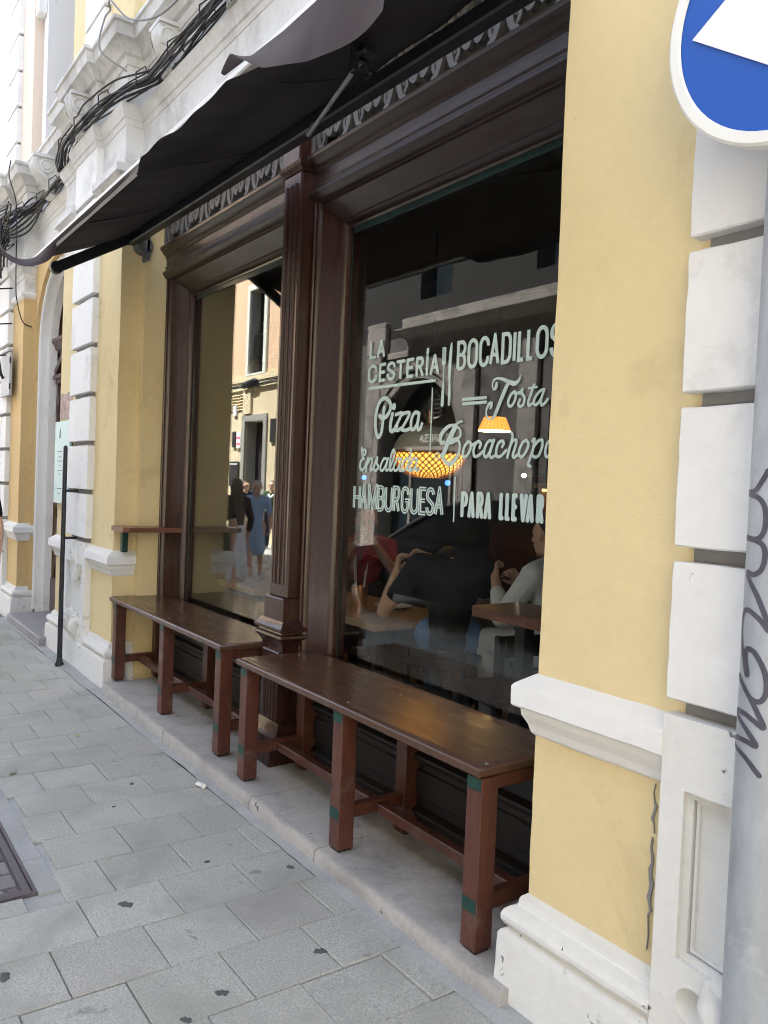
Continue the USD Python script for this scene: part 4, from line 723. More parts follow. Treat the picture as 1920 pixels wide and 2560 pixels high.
obj('side_arm', arm, 'black_metal', aw)
obj('arm_knuckle', MB().lathe([(0, -.03), (.035, -.03), (.042, -.02), (.042, .02), (.035, .03), (0, .03)], (AX0+0.035, 1.31, 2.856), 18, 'x'), 'black_metal', aw, smooth=30)
obj('wall_bracket', MB().lathe([(0, -.05), (.05, -.05), (.058, -.04), (.058, .04), (.05, .05), (0, .05)], (AX0+0.07, 1.87, 3.10), 18, 'x').box(AX0+0.02, AX0+0.12, 1.88, 1.905, 3.0, 3.26, bev=0.004), 'iron', aw, smooth=30)
obj('folding_arm', MB().tube([(-3.17, 1.750, 3.015), (-2.34, 1.50, 2.948)], 0.009, 10).tube([(-3.17, 1.750, 3.015), (-3.18, 1.79, 3.09)], 0.012, 10), 'cable_grey', aw, smooth=40)
bk = MB().box(-2.38, -2.30, 1.47, 1.52, 2.925, 2.975, bev=0.006).box(-2.36, -2.33, 1.445, 1.468, 2.87, 3.0, bev=0.004).tube([(-2.36, 1.48, 2.93), (-2.30, 1.48, 2.895), (-2.28, 1.48, 2.85)], 0.008, 8).tube([(-2.33, 1.455, 2.925), (-2.27, 1.45, 2.91)], 0.007, 8)
obj('hinge_bracket', bk, 'black_metal', aw, smooth=35)

# ------------------------------------------------------------------ benches
def bench(x0, x1, yf, zt, label, legs, seed):
    t = thing('bench', label, 'bench', ((x0+x1)/2, yf+0.2, zs((x0+x1)/2)), group='brown slatless benches under the cafe windows')
    r = np.random.default_rng(seed); yb = 2.125
    def front(x): return yf[0]+(yf[1]-yf[0])*(x-x0)/(x1-x0) if hasattr(yf, '__len__') else yf
    th = 0.036; prof = [(-.30, zt-th), (-.006, zt-th), (0.002, zt-th+.006), (.005, zt-th+.016), (.003, zt-.008), (-.003, zt-.002), (-.012, zt), (-.30, zt)]
    mb = MB()
    # seat board: rounded front and ends, flat back
    outer = sbox(x0, yf, x1, yb)
    mb.mould([(x0, yb), (x0, yf), (x1, yf), (x1, yb)], [(-.03, zt-th), (-.004, zt-th), (0.002, zt-th+.005), (.004, zt-th+.014), (.003, zt-.009), (-.002, zt-.003), (-.010, zt), (-.03, zt)])
    mb.box(x0+0.03, x1-0.03, yf+0.03, yb, zt-th, zt)
    obj('seat_board', mb, 'bench_top', t, smooth=32)
    sc_ = MB()
    for lx in legs:
        for yy in (yf+0.045, yf+0.30): sc_.lathe([(0, .0008), (.005, .0008), (.006, 0)], (lx+0.01, yy, zt), 10)
    obj('screw_head', sc_, 'galv', t)
    lw = 0.071
    mid = (yf+yb)/2
    for i, lx in enumerate(legs):
        zb = zs(lx)-0.003
        for j, y0 in enumerate((yf+0.006, yb-lw-0.03)):
            a = np.array([[lx-lw/2, y0], [lx+lw/2, y0], [lx+lw/2, y0+lw], [lx-lw/2, y0+lw]]); cc = a.mean(0); tilt = r.normal(0, 0.002)
            P = []
            for z, s_ in ((zb+0.012, 1.0), (zt-th, 0.985)):
                for q in a:
                    for e in ((0.93, 1.0), (1.0, 0.93)): P.append([cc[0]+(q[0]-cc[0])*s_*e[0]+tilt*(z-zt), cc[1]+(q[1]-cc[1])*s_*e[1], z])
            leg = obj('leg', trimesh.convex.convex_hull(np.array(P)), 'bench_leg', t)
            obj('foot_pad', B(lx-0.030, lx+0.030, y0+0.008, y0+lw-0.008, zb, zb+0.014), 'rubber', leg)
            if j == 0:
                for za, zb_ in ((zb+0.128, zb+0.170), (zt-th-0.040, zt-th-0.003)):
                    obj('tape_band', B(lx-lw/2+0.004 if True else 0, lx+lw/2-0.004, y0-0.0016, y0+0.004, za, zb_), 'tape', leg)
            elif i == len(legs)-1: obj('tape_band', B(lx-lw/2+0.004, lx+lw/2-0.004, y0-0.0016, y0+0.004, zb+0.10, zb+0.155), 'tape', leg)
        obj('cross_rail', B(lx-0.022, lx+0.022, yf+0.006+lw, yb-lw-0.03, zb+0.122, zb+0.172, bev=0.004), 'bench_leg', t)
        obj('top_rail', B(lx-0.020, lx+0.020, yf+0.006+lw, yb-lw-0.03, zt-th-0.048, zt-th-0.001, bev=0.004), 'bench_leg', t)
    for a, b in zip(legs[:-1], legs[1:]):
        obj('long_rail', B(a+0.023, b-0.023, mid-0.022, mid+0.022, zs((a+b)/2)+0.118, zs((a+b)/2)+0.160, bev=0.004), 'bench_leg', t)
    return t
bench(-3.585, -1.845, 1.700, 0.648, 'long brown bench under the lettered right window, nearest the camera', (-3.525, -2.675, -1.872), 21)
bench(-5.745, -3.865, 1.735, 0.655, 'long brown bench under the left window, its far end against the yellow pillar', (-5.655, -4.735, -3.905), 22)

# ------------------------------------------------------------------ small wall shelf beside the left window
ws = thing('wall_shelf', 'small red-brown drinks shelf on a green bracket beside the left window', 'shelf', (-5.6, 1.95, 1.0))
obj('shelf_board', MB().plan(Polygon([(-5.80, 1.765), (-5.755, 1.735), (-5.53, 1.745), (-5.50, 1.775), (-5.50, 2.17), (-5.697, 2.17), (-5.697, 1.895), (-5.762, 1.895), (-5.762, 1.80)]).buffer(0.004), 1.118, 1.150), 'red_wood', ws, smooth=30)
obj('bracket', MB().box(-5.69, -5.64, 1.775, 1.815, 0.972, 1.117, bev=0.005), 'tape', ws)

# ------------------------------------------------------------------ road sign on a galvanised post
PX, PY, PR = -0.922, 1.655, 0.055
sg = thing('road_sign', 'round blue road sign with a white arrow on a marker-scrawled galvanised post', 'road sign', (PX, PY, 0))
obj('post', MB().lathe([(PR, -0.02), (PR, 2.86), (PR-0.01, 2.875), (0, 2.88)], (PX, PY, 0), 40), 'galv', sg, smooth=40)
SX, SZ, SY, SR = -0.896, 2.512, 1.575, 0.292
plate = MB().lathe([(0, 0.0), (SR-0.022, 0.0), (SR-0.022, -0.004), (0, -0.004)], (SX, SY, SZ), 72, 'y'); obj('sign_face', plate, 'sign_blue', sg)
obj('rim', MB().lathe([(SR-0.030, 0.001), (SR-0.026, 0.006), (SR-0.006, 0.006), (SR, 0.001), (SR, -0.026), (SR-0.006, -0.028), (SR-0.010, -0.006), (SR-0.024, -0.006)], (SX, SY, SZ), 72, 'y'), 'sign_rim', sg, smooth=35)
tipx = SX-0.232
arrow = Polygon([(tipx, SZ-0.003), (tipx+0.20, SZ+0.135), (tipx+0.20, SZ+0.06), (tipx+0.44, SZ+0.06), (tipx+0.44, SZ-0.06), (tipx+0.20, SZ-0.06), (tipx+0.20, SZ-0.140)])
obj('arrow', MB().flat(arrow, SY-0.0035, SY-0.0012), 'sign_white', sg)
obj('clamp', MB().lathe([(PR+0.001, -.02), (PR+0.006, -.02), (PR+0.006, .02), (PR+0.001, .02)], (PX, PY, SZ+0.12), 30).lathe([(PR+0.001, -.02), (PR+0.006, -.02), (PR+0.006, .02), (PR+0.001, .02)], (PX, PY, SZ-0.12), 30), 'galv', sg)
GR = json.loads('[[[0.13,1.565],[-0.056,1.546],[-0.387,1.524],[-1.033,1.519],[-0.287,1.511],[0.029,1.496],[0.143,1.468],[0.087,1.439],[-0.177,1.424],[-0.806,1.426]],[[-0.799,1.425],[-0.104,1.419],[0.15,1.405],[0.174,1.38],[0.052,1.36],[-0.227,1.35],[-0.594,1.351],[-0.044,1.309],[0.339,1.264],[0.46,1.246]],[[0.44,1.239],[0.126,1.259],[-0.277,1.273],[-0.612,1.272],[-0.823,1.254],[-0.797,1.218],[-0.533,1.175],[-0.338,1.144],[-0.258,1.143],[-0.378,1.171],[-0.368,1.193],[-0.04,1.191],[0.269,1.168],[0.452,1.141],[0.481,1.11],[0.289,1.091],[-0.061,1.094],[-0.378,1.113],[-0.811,1.133]],[[-0.811,1.133],[-0.205,1.102],[0.14,1.075],[0.469,1.039],[0.108,1.049],[-0.3,1.059],[-0.876,1.057],[-0.185,1.028],[0.241,0.999],[-0.155,1.003],[-0.764,1.002],[-1.033,0.988],[-0.185,0.97],[0.404,0.939]]]'); gm = MB()
for st in GR:
    Q = spline([(a, z, 0) for a, z in st], 8); rr = PR+0.0009
    P3 = np.c_[PX+rr*np.sin(Q[:, 0]), PY-rr*np.cos(Q[:, 0]), Q[:, 1]]
    tan = np.gradient(np.c_[Q[:, 0]*PR, Q[:, 1]], axis=0); tan /= np.linalg.norm(tan, axis=1, keepdims=True)+1e-9
    nr = np.c_[-tan[:, 1], tan[:, 0]]; w = 0.0055
    def on(u, z): return np.c_[PX+rr*np.sin(u/PR), PY-rr*np.cos(u/PR), z]
    A = on(Q[:, 0]*PR+nr[:, 0]*w, Q[:, 1]+nr[:, 1]*w); C_ = on(Q[:, 0]*PR, Q[:, 1]); D = on(Q[:, 0]*PR-nr[:, 0]*w, Q[:, 1]-nr[:, 1]*w); n = len(Q)
    gm.add(np.vstack([A, C_, D]), [[i, i+1, n+i+1, n+i] for i in range(n-1)]+[[n+i, n+i+1, 2*n+i+1, 2*n+i] for i in range(n-1)])
    for e in (0, n-1):
        a = np.linspace(0, 2*PI, 12, endpoint=False); gm.add(np.vstack([C_[e:e+1], on(Q[e, 0]*PR+w*np.cos(a), Q[e, 1]+w*np.sin(a))]), [[0, 1+i, 1+(i+1) % 12] for i in range(12)])
obj('marker_scrawl', gm, 'ink', sg, smooth=True)

# ------------------------------------------------------------------ black post, boards and boxes at the far pillars
bp = thing('black_post', 'thin black metal post standing on the pavement against the left white quoins', 'post', (-6.60, 1.615, 0))
obj('post', MB().lathe([(.020, -.02), (.019, .25), (.0175, .8), (.0165, 1.70), (.010, 1.715), (0, 1.718)], (-6.60, 1.615, 0), 16), 'black_metal', bp, smooth=40)
obj('post_foot', MB().lathe([(.034, -.02), (.034, .02), (.026, .03), (.021, .06)], (-6.60, 1.615, 0), 16), 'black_metal', bp, smooth=40)
hz = MB()
for z in (1.0, 1.368): hz.tube([(-6.60, 1.615, z), (-6.615, 1.72, z)], 0.010, 8)
obj('wall_tie', hz, 'black_metal', bp)
nb = thing('notice_board', 'pale teal notice board with small grey print by the arched doorway', 'notice board', (-7.15, 1.735, 1.25))
obj('board', B(-7.375, -6.90, 1.716, 1.736, 1.248, 1.936, bev=0.003), 'teal', nb)
pr = MB().flat(LineString([(-7.22, 1.80), (-7.20, 1.87), (-7.18, 1.80)]).buffer(0.006), 1.7135, 1.7155)
obj('emblem', pr, 'print', nb)
ln = MB(); r = np.random.default_rng(4)
for z, w in ((1.68, .17), (1.635, .10), (1.60, .14), (1.565, .06), (1.52, .15), (1.49, .07), (1.37, .12), (1.33, .06)):
    x = -7.20-w/2
    while x < -7.20+w/2: dx = r.uniform(.012, .035); ln.box(x, x+dx, 1.7138, 1.7155, z, z+0.006); x += dx+0.008
obj('print_lines', ln, 'print', nb)
ps = Polygon([(-7.34, 1.96), (-6.98, 1.955), (-6.95, 2.06), (-6.97, 2.17), (-7.10, 2.18), (-7.16, 2.165), (-7.33, 2.18), (-7.35, 2.08)])
obj('torn_poster', MB().flat(ps, 1.7455, 1.7485), 'poster', label='faded brown-pink torn poster on the yellow strip above the teal board', cat='poster')
ub = thing('utility_box', 'flat grey metal utility box on the far pillar beside the ochre strip', 'utility box', (-9.45, 1.73, 2.28))
obj('door', B(-9.66, -9.20, 1.672, 1.70, 2.29, 2.74, bev=0.004), 'util', ub); obj('hood', B(-9.68, -9.18, 1.655, 1.70, 2.742, 2.765, bev=0.004), 'util', ub)
obj('hinge', MB().tube([(-9.19, 1.675, 2.35), (-9.19, 1.675, 2.41)], .008, 8).tube([(-9.19, 1.675, 2.62), (-9.19, 1.675, 2.68)], .008, 8), 'black_metal', ub)

# ------------------------------------------------------------------ cables along the cornice
cr = np.random.default_rng(17)
cb = thing('cable_bundle', 'thick tangle of black cables lying along the cornice above the awning', 'cables', (-6, 1.72, 4.07))
cpx = [-12.0, -10.9, -10.6, -10.1, -9.5, -9.0, -8.8, -8.2, -7.6, -7.38, -7.0, -6.6, -6.2, -5.8, -5.5, -5.0, -4.3, -3.6, -2.9, -2.2, -1.4]
def cy_of(x): return float(np.interp(x, [-12, -11, -10.6, -10.1, -9.5, -8.95, -8.7, -7.6, -7.38, -6.95, -6.3, -5.75, -5.4, -1.7, -1.0], [1.83, 1.76, 1.70, 1.64, 1.64, 1.72, 1.80, 1.80, 1.71, 1.64, 1.64, 1.71, 1.81, 1.82, 1.70]))
for k in range(13):
    ph = cr.uniform(0, 6, 3); off = cr.uniform(-.035, .045); zo = cr.uniform(0.0, 0.11)
    pts = []
    for x in np.linspace(-12, -1.2, 130):
        sag = 0.025*math.sin(x*2.1+ph[0])+0.022*math.sin(x*4.7+ph[1])+0.012*math.sin(x*9+ph[2])
        pts.append((x, cy_of(x)-0.01+off+0.012*math.sin(x*5+ph[1]), 4.085+zo*(0.75+0.45*math.sin(x*1.3+ph[2]))+0.4*sag))
    obj('cable', MB().tube(pts, cr.choice([.005, .0065, .009]), 6), 'cable', cb, smooth=True)
tm = MB()
for x in np.linspace(-9.5, -2, 16): tm.tube([(x, cy_of(x)-0.055, 4.09), (x+0.004, cy_of(x)-0.06, 4.17), (x, cy_of(x)+0.0, 4.23), (x, cy_of(x)+0.05, 4.15)], 0.005, 6)
obj('cable_tie', tm, 'cable', cb)
tg = thing('cable_tangle', 'messy knot of black cables and a white junction box on the far pillar capital', 'cables', (-9.6, 1.6, 4.0))
for k in range(26):
    p0 = np.array([-9.85+cr.uniform(-.35, .7), 1.60+cr.uniform(-.04, .06), 3.86+cr.uniform(-.12, .2)])
    pts = [p0+np.array([0.30*t*cr.normal(), -0.05*abs(cr.normal()), 0.16*cr.normal()]) for t in (0, .5, 1, 1, 1)]
    obj('cable', MB().tube(spline(pts, 6), cr.choice([.005, .007, .009]), 6), 'cable', tg, smooth=True)
obj('junction_box', B(-9.75, -9.58, 1.53, 1.60, 3.98, 4.06, bev=0.008), 'alu', tg)
for k in range(6):
    z = 3.92+0.03*k; pts = [(-9.3, 1.60, z), (-9.05, 1.66-0.01*k, z-0.05), (-8.8, 1.76, z+0.03*k), (-8.4, 1.80, 4.10)]
    obj('cable', MB().tube(spline(pts, 8), .009, 6), 'cable', tg, smooth=True)
lc = obj('looped_cable', MB().tube(spline([(-5.70, 1.60, 4.62), (-5.66, 1.55, 4.52), (-5.62, 1.52, 4.30), (-5.50, 1.66, 4.16)], 10), .006, 6).tube(spline([(-5.70, 1.60, 4.62), (-5.6, 1.57, 4.63), (-5.35, 1.62, 4.42), (-5.0, 1.68, 4.30), (-4.6, 1.72, 4.28), (-4.35, 1.76, 4.26)], 10), .006, 6), 'cable_grey', label='loose grey cable looping over the cornice corner above the left pillar', cat='cable', smooth=True)
obj('hanging_wire', MB().tube(spline([(-9.02, 1.60, 4.62), (-8.98, 1.58, 4.45), (-8.93, 1.64, 4.2), (-8.93, 1.655, 3.9), (-8.93, 1.66, 3.4), (-8.94, 1.68, 3.2), (-8.96, 1.74, 3.02), (-8.965, 1.83, 2.98)], 10), .0055, 6), 'cable', label='thin black wire hanging down the far pillar side to the door arch', cat='cable', smooth=True)
vc = thing('wall_cable', 'thick black cable clipped vertically to the far pillar at the left edge', 'cables', (-9.7, 1.62, 2.6))
for k in range(3):
    obj('cable', MB().tube(spline([(-9.60+0.02*k, 1.60, 3.9), (-9.52, 1.59, 3.62), (-9.47+0.015*k, 1.585, 3.40), (-9.50, 1.60, 3.1), (-9.56+0.02*k, 1.61, 2.9), (-9.50, 1.61, 2.75), (-9.46, 1.63, 2.55), (-9.47, 1.66, 2.48)], 8), .016, 8), 'cable', vc, smooth=True)
for z in (3.42, 3.05, 2.72): obj('clip', MB().tube([(-9.50, 1.60, z), (-9.40, 1.72, z+0.01)], .008, 6), 'cable', vc)

# ------------------------------------------------------------------ litter
a = np.linspace(0, 2*PI, 18, endpoint=False); V = []
for t, r_ in ((0, .011), (.25, .0145), (.5, .0155), (.8, .0165), (1, .015)):
    for q in a: V.append([-3.725+0.052*t+0.004*math.sin(q*3), 1.575+0.012*t+r_*(1+0.18*math.sin(q*2+t*4))*math.cos(q), 0.0125+r_*(0.72+0.12*math.sin(q*3+t))*math.sin(q)])
ff = [[i*18+j, i*18+(j+1) % 18, (i+1)*18+(j+1) % 18, (i+1)*18+j] for i in range(4) for j in range(18)]
pt_ = MB().add(V, ff); pt_.add(np.array(V[-18:]), [[0, j, j+1] for j in range(1, 17)])
obj('paper_scrap', pt_, 'paper', label='small rolled white paper scrap on the pavers near the step', cat='litter', smooth=50)
def leafm(x, y, s, rot):
    u = np.linspace(-1, 1, 9); P = []
    for q in u:
        w = 0.45*(1-q*q)**0.8
        for k in (-1, 0, 1): P.append([q*s, k*w*s, 0.005+0.35*s*q*q*0.4+0.10*s*abs(k)])
    P = np.array(P); c, s_ = math.cos(rot), math.sin(rot); P = np.c_[x+P[:, 0]*c-P[:, 1]*s_, y+P[:, 0]*s_+P[:, 1]*c, P[:, 2]]
    return MB().add(P, [[i*3+k, (i+1)*3+k, (i+1)*3+k+1, i*3+k+1] for i in range(8) for k in (0, 1)])
obj('fallen_leaf', leafm(-4.757, 1.275, .022, .4), 'leaf_g', label='small yellow-green leaf lying on the pavers', cat='leaf', smooth=True)
obj('fallen_leaf', leafm(-4.298, .847, .026, 2.2), 'leaf_b', label='curled brown-grey dry leaf lying on the pavers at the left', cat='leaf', smooth=True)

# ------------------------------------------------------------------ cafe interior
RX0, RX1, RY1, FZ, CZ = -12.0, 0.6, 8.6, 0.10, 3.55
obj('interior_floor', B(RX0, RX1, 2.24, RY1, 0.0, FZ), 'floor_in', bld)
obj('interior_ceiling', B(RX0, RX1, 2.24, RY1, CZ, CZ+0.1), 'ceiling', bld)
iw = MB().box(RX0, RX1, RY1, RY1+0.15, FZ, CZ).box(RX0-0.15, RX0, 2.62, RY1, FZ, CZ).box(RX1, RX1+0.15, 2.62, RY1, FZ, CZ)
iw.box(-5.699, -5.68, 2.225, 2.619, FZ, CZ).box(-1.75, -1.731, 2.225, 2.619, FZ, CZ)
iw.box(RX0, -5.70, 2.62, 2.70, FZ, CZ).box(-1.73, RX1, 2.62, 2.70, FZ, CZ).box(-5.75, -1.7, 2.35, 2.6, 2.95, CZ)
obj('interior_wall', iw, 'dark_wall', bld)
obj('ceiling_beam', B(RX0, RX1, 5.0, 5.25, CZ-0.35, CZ-0.001, bev=0.01), 'dark_wall', bld)
# lamps
pl = thing('pendant_lamp', 'large woven pendant lamp glowing amber under a grey linen top, behind the script lettering', 'lamp', (-5.09, 4.0, 1.62))
lx, ly, lz, lr = -5.09, 4.0, 1.795, 0.295
dome_p = [(0.045, 0.205), (0.10, 0.198), (0.17, 0.175), (0.235, 0.125), (0.275, 0.06), (0.29, 0.0), (0.285, 0.0), (0.27, 0.058), (0.23, 0.12), (0.165, 0.168), (0.10, 0.19), (0.045, 0.198)]
obj('linen_top', MB().lathe(dome_p, (lx, ly, lz-0.012), 40), 'fabric_shade', pl, smooth=40)
obj('rim_band', MB().lathe([(0.291, -0.012), (0.297, -0.006), (0.297, 0.006), (0.291, 0.012)], (lx, ly, lz-0.012), 40), 'cane', pl, smooth=40)
obj('inner_shade', MB().lathe([(0.282*math.cos(t), -0.205*math.sin(t)) for t in np.linspace(0.02, 1.15, 10)], (lx, ly, lz-0.02), 40), 'glow', pl, smooth=40)
obj('bulb', MB().lathe([(0.001, -0.06), (.04, -.045), (.055, 0), (.04, .045), (.001, .06)], (lx, ly, lz-0.05), 16), 'glow_hot', pl, smooth=True)
wv = MB()
for k in range(34):
    for s in (-1, 1):
        a0 = 2*PI*k/34
        wv.tube([(lx+(0.292*math.cos(t))*math.cos(a0+s*0.75*t), ly+(0.292*math.cos(t))*math.sin(a0+s*0.75*t), lz-0.02-0.21*math.sin(t)) for t in np.linspace(0.0, 1.12, 9)], 0.0052, 4, caps=False)
obj('woven_cane', wv, 'cane', pl, kind='stuff')
obj('neck', MB().lathe([(0.05, 0.20), (0.055, 0.215), (0.028, 0.235), (0.022, 0.33), (0.012, 0.335)], (lx, ly, lz-0.012), 18), 'copper', pl, smooth=40)
obj('cord', MB().tube([(lx, ly, lz+0.32), (lx+0.004, ly, 2.9), (lx, ly, CZ)], 0.006, 6), 'cable', pl)
pc = thing('pleated_lamp', 'small amber pleated cone lamp hanging deeper in the cafe, under the word Tostas', 'lamp', (-6.52, 6.0, 2.14))
n = 48; prof = [(0.175, 2.150), (0.115, 2.292)]; V = []
for r_, z in prof:
    for j in range(n): V.append([-6.52+(r_+(0.004 if j % 2 else -0.004))*math.cos(2*PI*j/n), 6.0+(r_+(0.004 if j % 2 else -0.004))*math.sin(2*PI*j/n), z])
obj('pleated_shade', MB().add(V, [[j, (j+1) % n, n+(j+1) % n, n+j] for j in range(n)]), 'glow_cone', pc)
rb = MB()
for j in range(0, n, 2):
    a_ = 2*PI*j/n; rb.tube([(-6.52+0.178*math.cos(a_), 6+0.178*math.sin(a_), 2.150), (-6.52+0.119*math.cos(a_), 6+0.119*math.sin(a_), 2.292)], 0.0022, 4)
obj('shade_rib', rb, 'cane', pc, kind='stuff')
obj('lower_glow', MB().lathe([(0.0, 2.152), (0.170, 2.152), (0.173, 2.140), (0.0, 2.140)], (-6.52, 6.0, 0), 30), 'glow_hot', pc)
obj('cord', MB().tube([(-6.52, 6.0, 2.29), (-6.52, 6.0, CZ)], 0.006, 6), 'cable', pc)
ol = thing('orange_lamp', 'orange shaded lamp glowing at the back of the left window', 'lamp', (-7.43, 3.05, 1.45))
obj('shade', MB().lathe([(0.085, 1.47), (0.115, 1.58), (0.10, 1.70), (0.06, 1.78)], (-7.43, 3.05, 0), 24), 'glow_or', ol, smooth=True)
obj('cord', MB().tube([(-7.43, 3.05, 1.77), (-7.43, 3.05, CZ)], 0.006, 6), 'cable', ol)
cm = obj('ceiling_hook', MB().lathe([(0.0, 0), (.06, 0), (.05, -.03), (0, -.04)], (-6.52, 6.0, CZ), 16), 'black_metal', pc)
# tables
def table(x0, x1, y0, y1, z, label, m='oak', name='cafe_table'):
    t = thing(name, label, 'table', ((x0+x1)/2, (y0+y1)/2, FZ))
    obj('table_top', B(x0, x1, y0, y1, z-0.045, z, bev=0.006), m, t)
    for a in (x0+0.05, x1-0.10):
        for b in (y0+0.05, y1-0.10): obj('leg', B(a, a+0.05, b, b+0.05, FZ, z-0.046), 'dark_chair', t)
    return t
table(-5.15, -3.90, 2.72, 3.42, 0.69, 'oak table inside the right window where two people eat')
table(-6.45, -5.05, 2.50, 3.15, 0.76, 'oak table behind the left window pane with tumblers on it')
bar = thing('window_bar', 'reddish wooden bar shelf just inside the right end of the window', 'counter', (-2.3, 2.6, FZ))
obj('bar_top', MB().plan(sbox(-2.72, 2.46, -1.80, 2.72).buffer(0.03), 0.940, 0.985), 'red_wood', bar, smooth=30)
for xx in (-2.58, -1.95): obj('bar_support', B(xx, xx+0.06, 2.55, 2.61, FZ, 0.939), 'dark_chair', bar)
def chair(x, y, rz, label, zb=0.86):
    t = thing('cafe_chair', label, 'chair', (x, y, FZ))
    c, s = math.cos(rz), math.sin(rz)
    def bx(name, u0, u1, v0, v1, z0, z1):
        v, f = B(u0, u1, v0, v1, z0, z1, bev=0.006).arrays(); obj(name, MB().add(np.c_[x+v[:, 0]*c-v[:, 1]*s, y+v[:, 0]*s+v[:, 1]*c, v[:, 2]], f), 'dark_chair', t)
    bx('seat', -.21, .21, -.21, .21, FZ+.41, FZ+.45)
    for u in (-.20, .16):
        for v in (-.20, .16): bx('leg', u, u+.04, v, v+.04, FZ, FZ+.41 if v > 0 else zb)
    bx('back_rail', -.16, .16, -.195, -.17, zb-.10, zb); bx('back_rail', -.16, .16, -.195, -.17, zb-.26, zb-.20)
    return t
chair(-3.62, 3.02, math.radians(38), 'low dark seat under the person in the black shirt', 0.60)
chair(-2.86, 2.80, math.radians(80), 'empty black chair with its back toward the right end of the window', 0.84)
chair(-5.86, 3.98, math.radians(-140), 'dark chair under the person in red behind the table')
chair(-3.08, 3.42, math.radians(-100), 'dark chair under the person in the white shirt')
# on the tables
mug = thing('copper_mug', 'tall copper mug with drinking straws on the table inside the right window', 'mug', (-4.32, 2.88, 0.69))
obj('cup', MB().lathe([(0, .69), (.046, .69), (.05, .70), (.056, .86), (.053, .86), (.047, .71), (0, .705)], (-4.32, 2.88, 0), 28), 'copper', mug, smooth=40)
for k in range(4): obj('straw', MB().tube([(-4.32+0.02*math.cos(k*1.7), 2.88+0.02*math.sin(k*1.7), .72), (-4.32+0.06*math.cos(k*1.7), 2.88+0.06*math.sin(k*1.7), .97+0.03*k)], .004, 6), 'beige_cloth', mug)
pt2 = thing('plate', 'white plate on the oak table in front of the person in black', 'plate', (-4.35, 3.2, 0.69))
obj('dish', MB().lathe([(0, .692), (.07, .692), (.12, .708), (.125, .708), (.07, .698), (0, .697)], (-4.42, 3.22, 0), 28), 'white', pt2, smooth=40)
for k, (x, y) in enumerate(((-5.62, 2.66), (-5.50, 2.78), (-5.36, 2.68), (-5.24, 2.84))):
    obj('tumbler', MB().lathe([(0, .762), (.030, .762), (.036, .88), (.034, .88), (.028, .768), (0, .766)], (x, y, 0), 18), 'tumbler', label=['leftmost','second from left','second from right','rightmost'][k]+' clear tumbler on the oak table behind the left pane', cat='glass', group='tumblers on the oak table behind the left pane', smooth=40)
box_ = thing('wooden_crate', 'pale wooden box standing on the oak table behind the left pane', 'box', (-6.25, 2.65, 0.76))
obj('crate_body', B(-6.42, -6.12, 2.55, 2.75, 0.762, 0.85, bev=0.004), 'oak', box_); obj('crate_rim', B(-6.43, -6.11, 2.54, 2.76, 0.851, 0.862), 'oak', box_)
# lit back bar at the right and a warm panelled niche
bb = thing('back_bar', 'wooden back bar with lit bottle shelves deep in the cafe at the right', 'shelves', (-6.6, 7.9, FZ))
obj('back_panel', B(-7.6, -5.0, 8.25, 8.30, FZ, 2.7), 'dark_wall', bb)
for z in (1.12, 1.55, 2.0, 2.42): obj('shelf', B(-7.6, -5.0, 7.95, 8.249, z, z+0.03), 'red_wood', bb)
for xx in (-7.62, -5.03): obj('side_board', B(xx, xx+0.04, 7.92, 8.24, FZ, 2.7), 'dark_wall', bb)
obj('counter_front', B(-7.6, -4.6, 7.0, 7.06, FZ, 1.10), 'red_wood', bb); obj('counter_top', B(-7.65, -4.55, 6.95, 7.45, 1.101, 1.14), 'dark_wall', bb)
br_ = np.random.default_rng(8)
for z in (1.15, 1.58, 2.03):
    for k in range(9):
        x = -7.35+k*0.27+br_.uniform(-.05, .05); h = br_.uniform(.22, .30); r_ = br_.uniform(.032, .042)
        bt_v = MB().lathe([(0, 0), (r_, 0), (r_, .62*h), (.35*r_, .75*h), (.32*r_, h), (0, h)], (x, 8.1, z), 12)
        obj('bottle', bt_v, 'bottle', label=['tall','squat','slim','dark','amber','round','plain','wide','narrow'][k]+' bottle on the '+('lowest' if z < 1.3 else 'middle' if z < 1.8 else 'top')+' lit back bar shelf', cat='bottle', group='bottles on the back bar shelves', smooth=40)
nc = thing('lit_niche', 'pine panelled niche lit warm behind the person in white', 'niche', (-5.2, 6.2, 0.9))
obj('back_board', B(-5.9, -4.75, 6.30, 6.33, 0.85, 1.55), 'shelf_lit', nc)
for xx in (-5.92, -5.34, -4.77): obj('post', B(xx, xx+0.05, 6.10, 6.298, 0.85, 1.55), 'shelf_lit', nc)
obj('top_board', B(-5.95, -4.70, 6.05, 6.34, 1.551, 1.60), 'shelf_lit', nc); obj('base_board', B(-5.95, -4.70, 6.05, 6.34, 0.80, 0.849), 'dark_wall', nc)
obj('light_strip', B(-5.85, -4.80, 6.07, 6.09, 1.52, 1.545), emit('niche_strip', (1.0, 0.55, 0.18), 0.35), nc)
pf = thing('framed_picture', 'dark framed picture on the back wall of the cafe', 'picture', (-8.0, 8.5, 1.2))
obj('frame', MB().box(-8.6, -7.8, 8.56, 8.598, 1.15, 1.75, bev=0.01), 'red_wood', pf); obj('print', B(-8.54, -7.86, 8.552, 8.5595, 1.21, 1.69), 'dark_wall', pf)
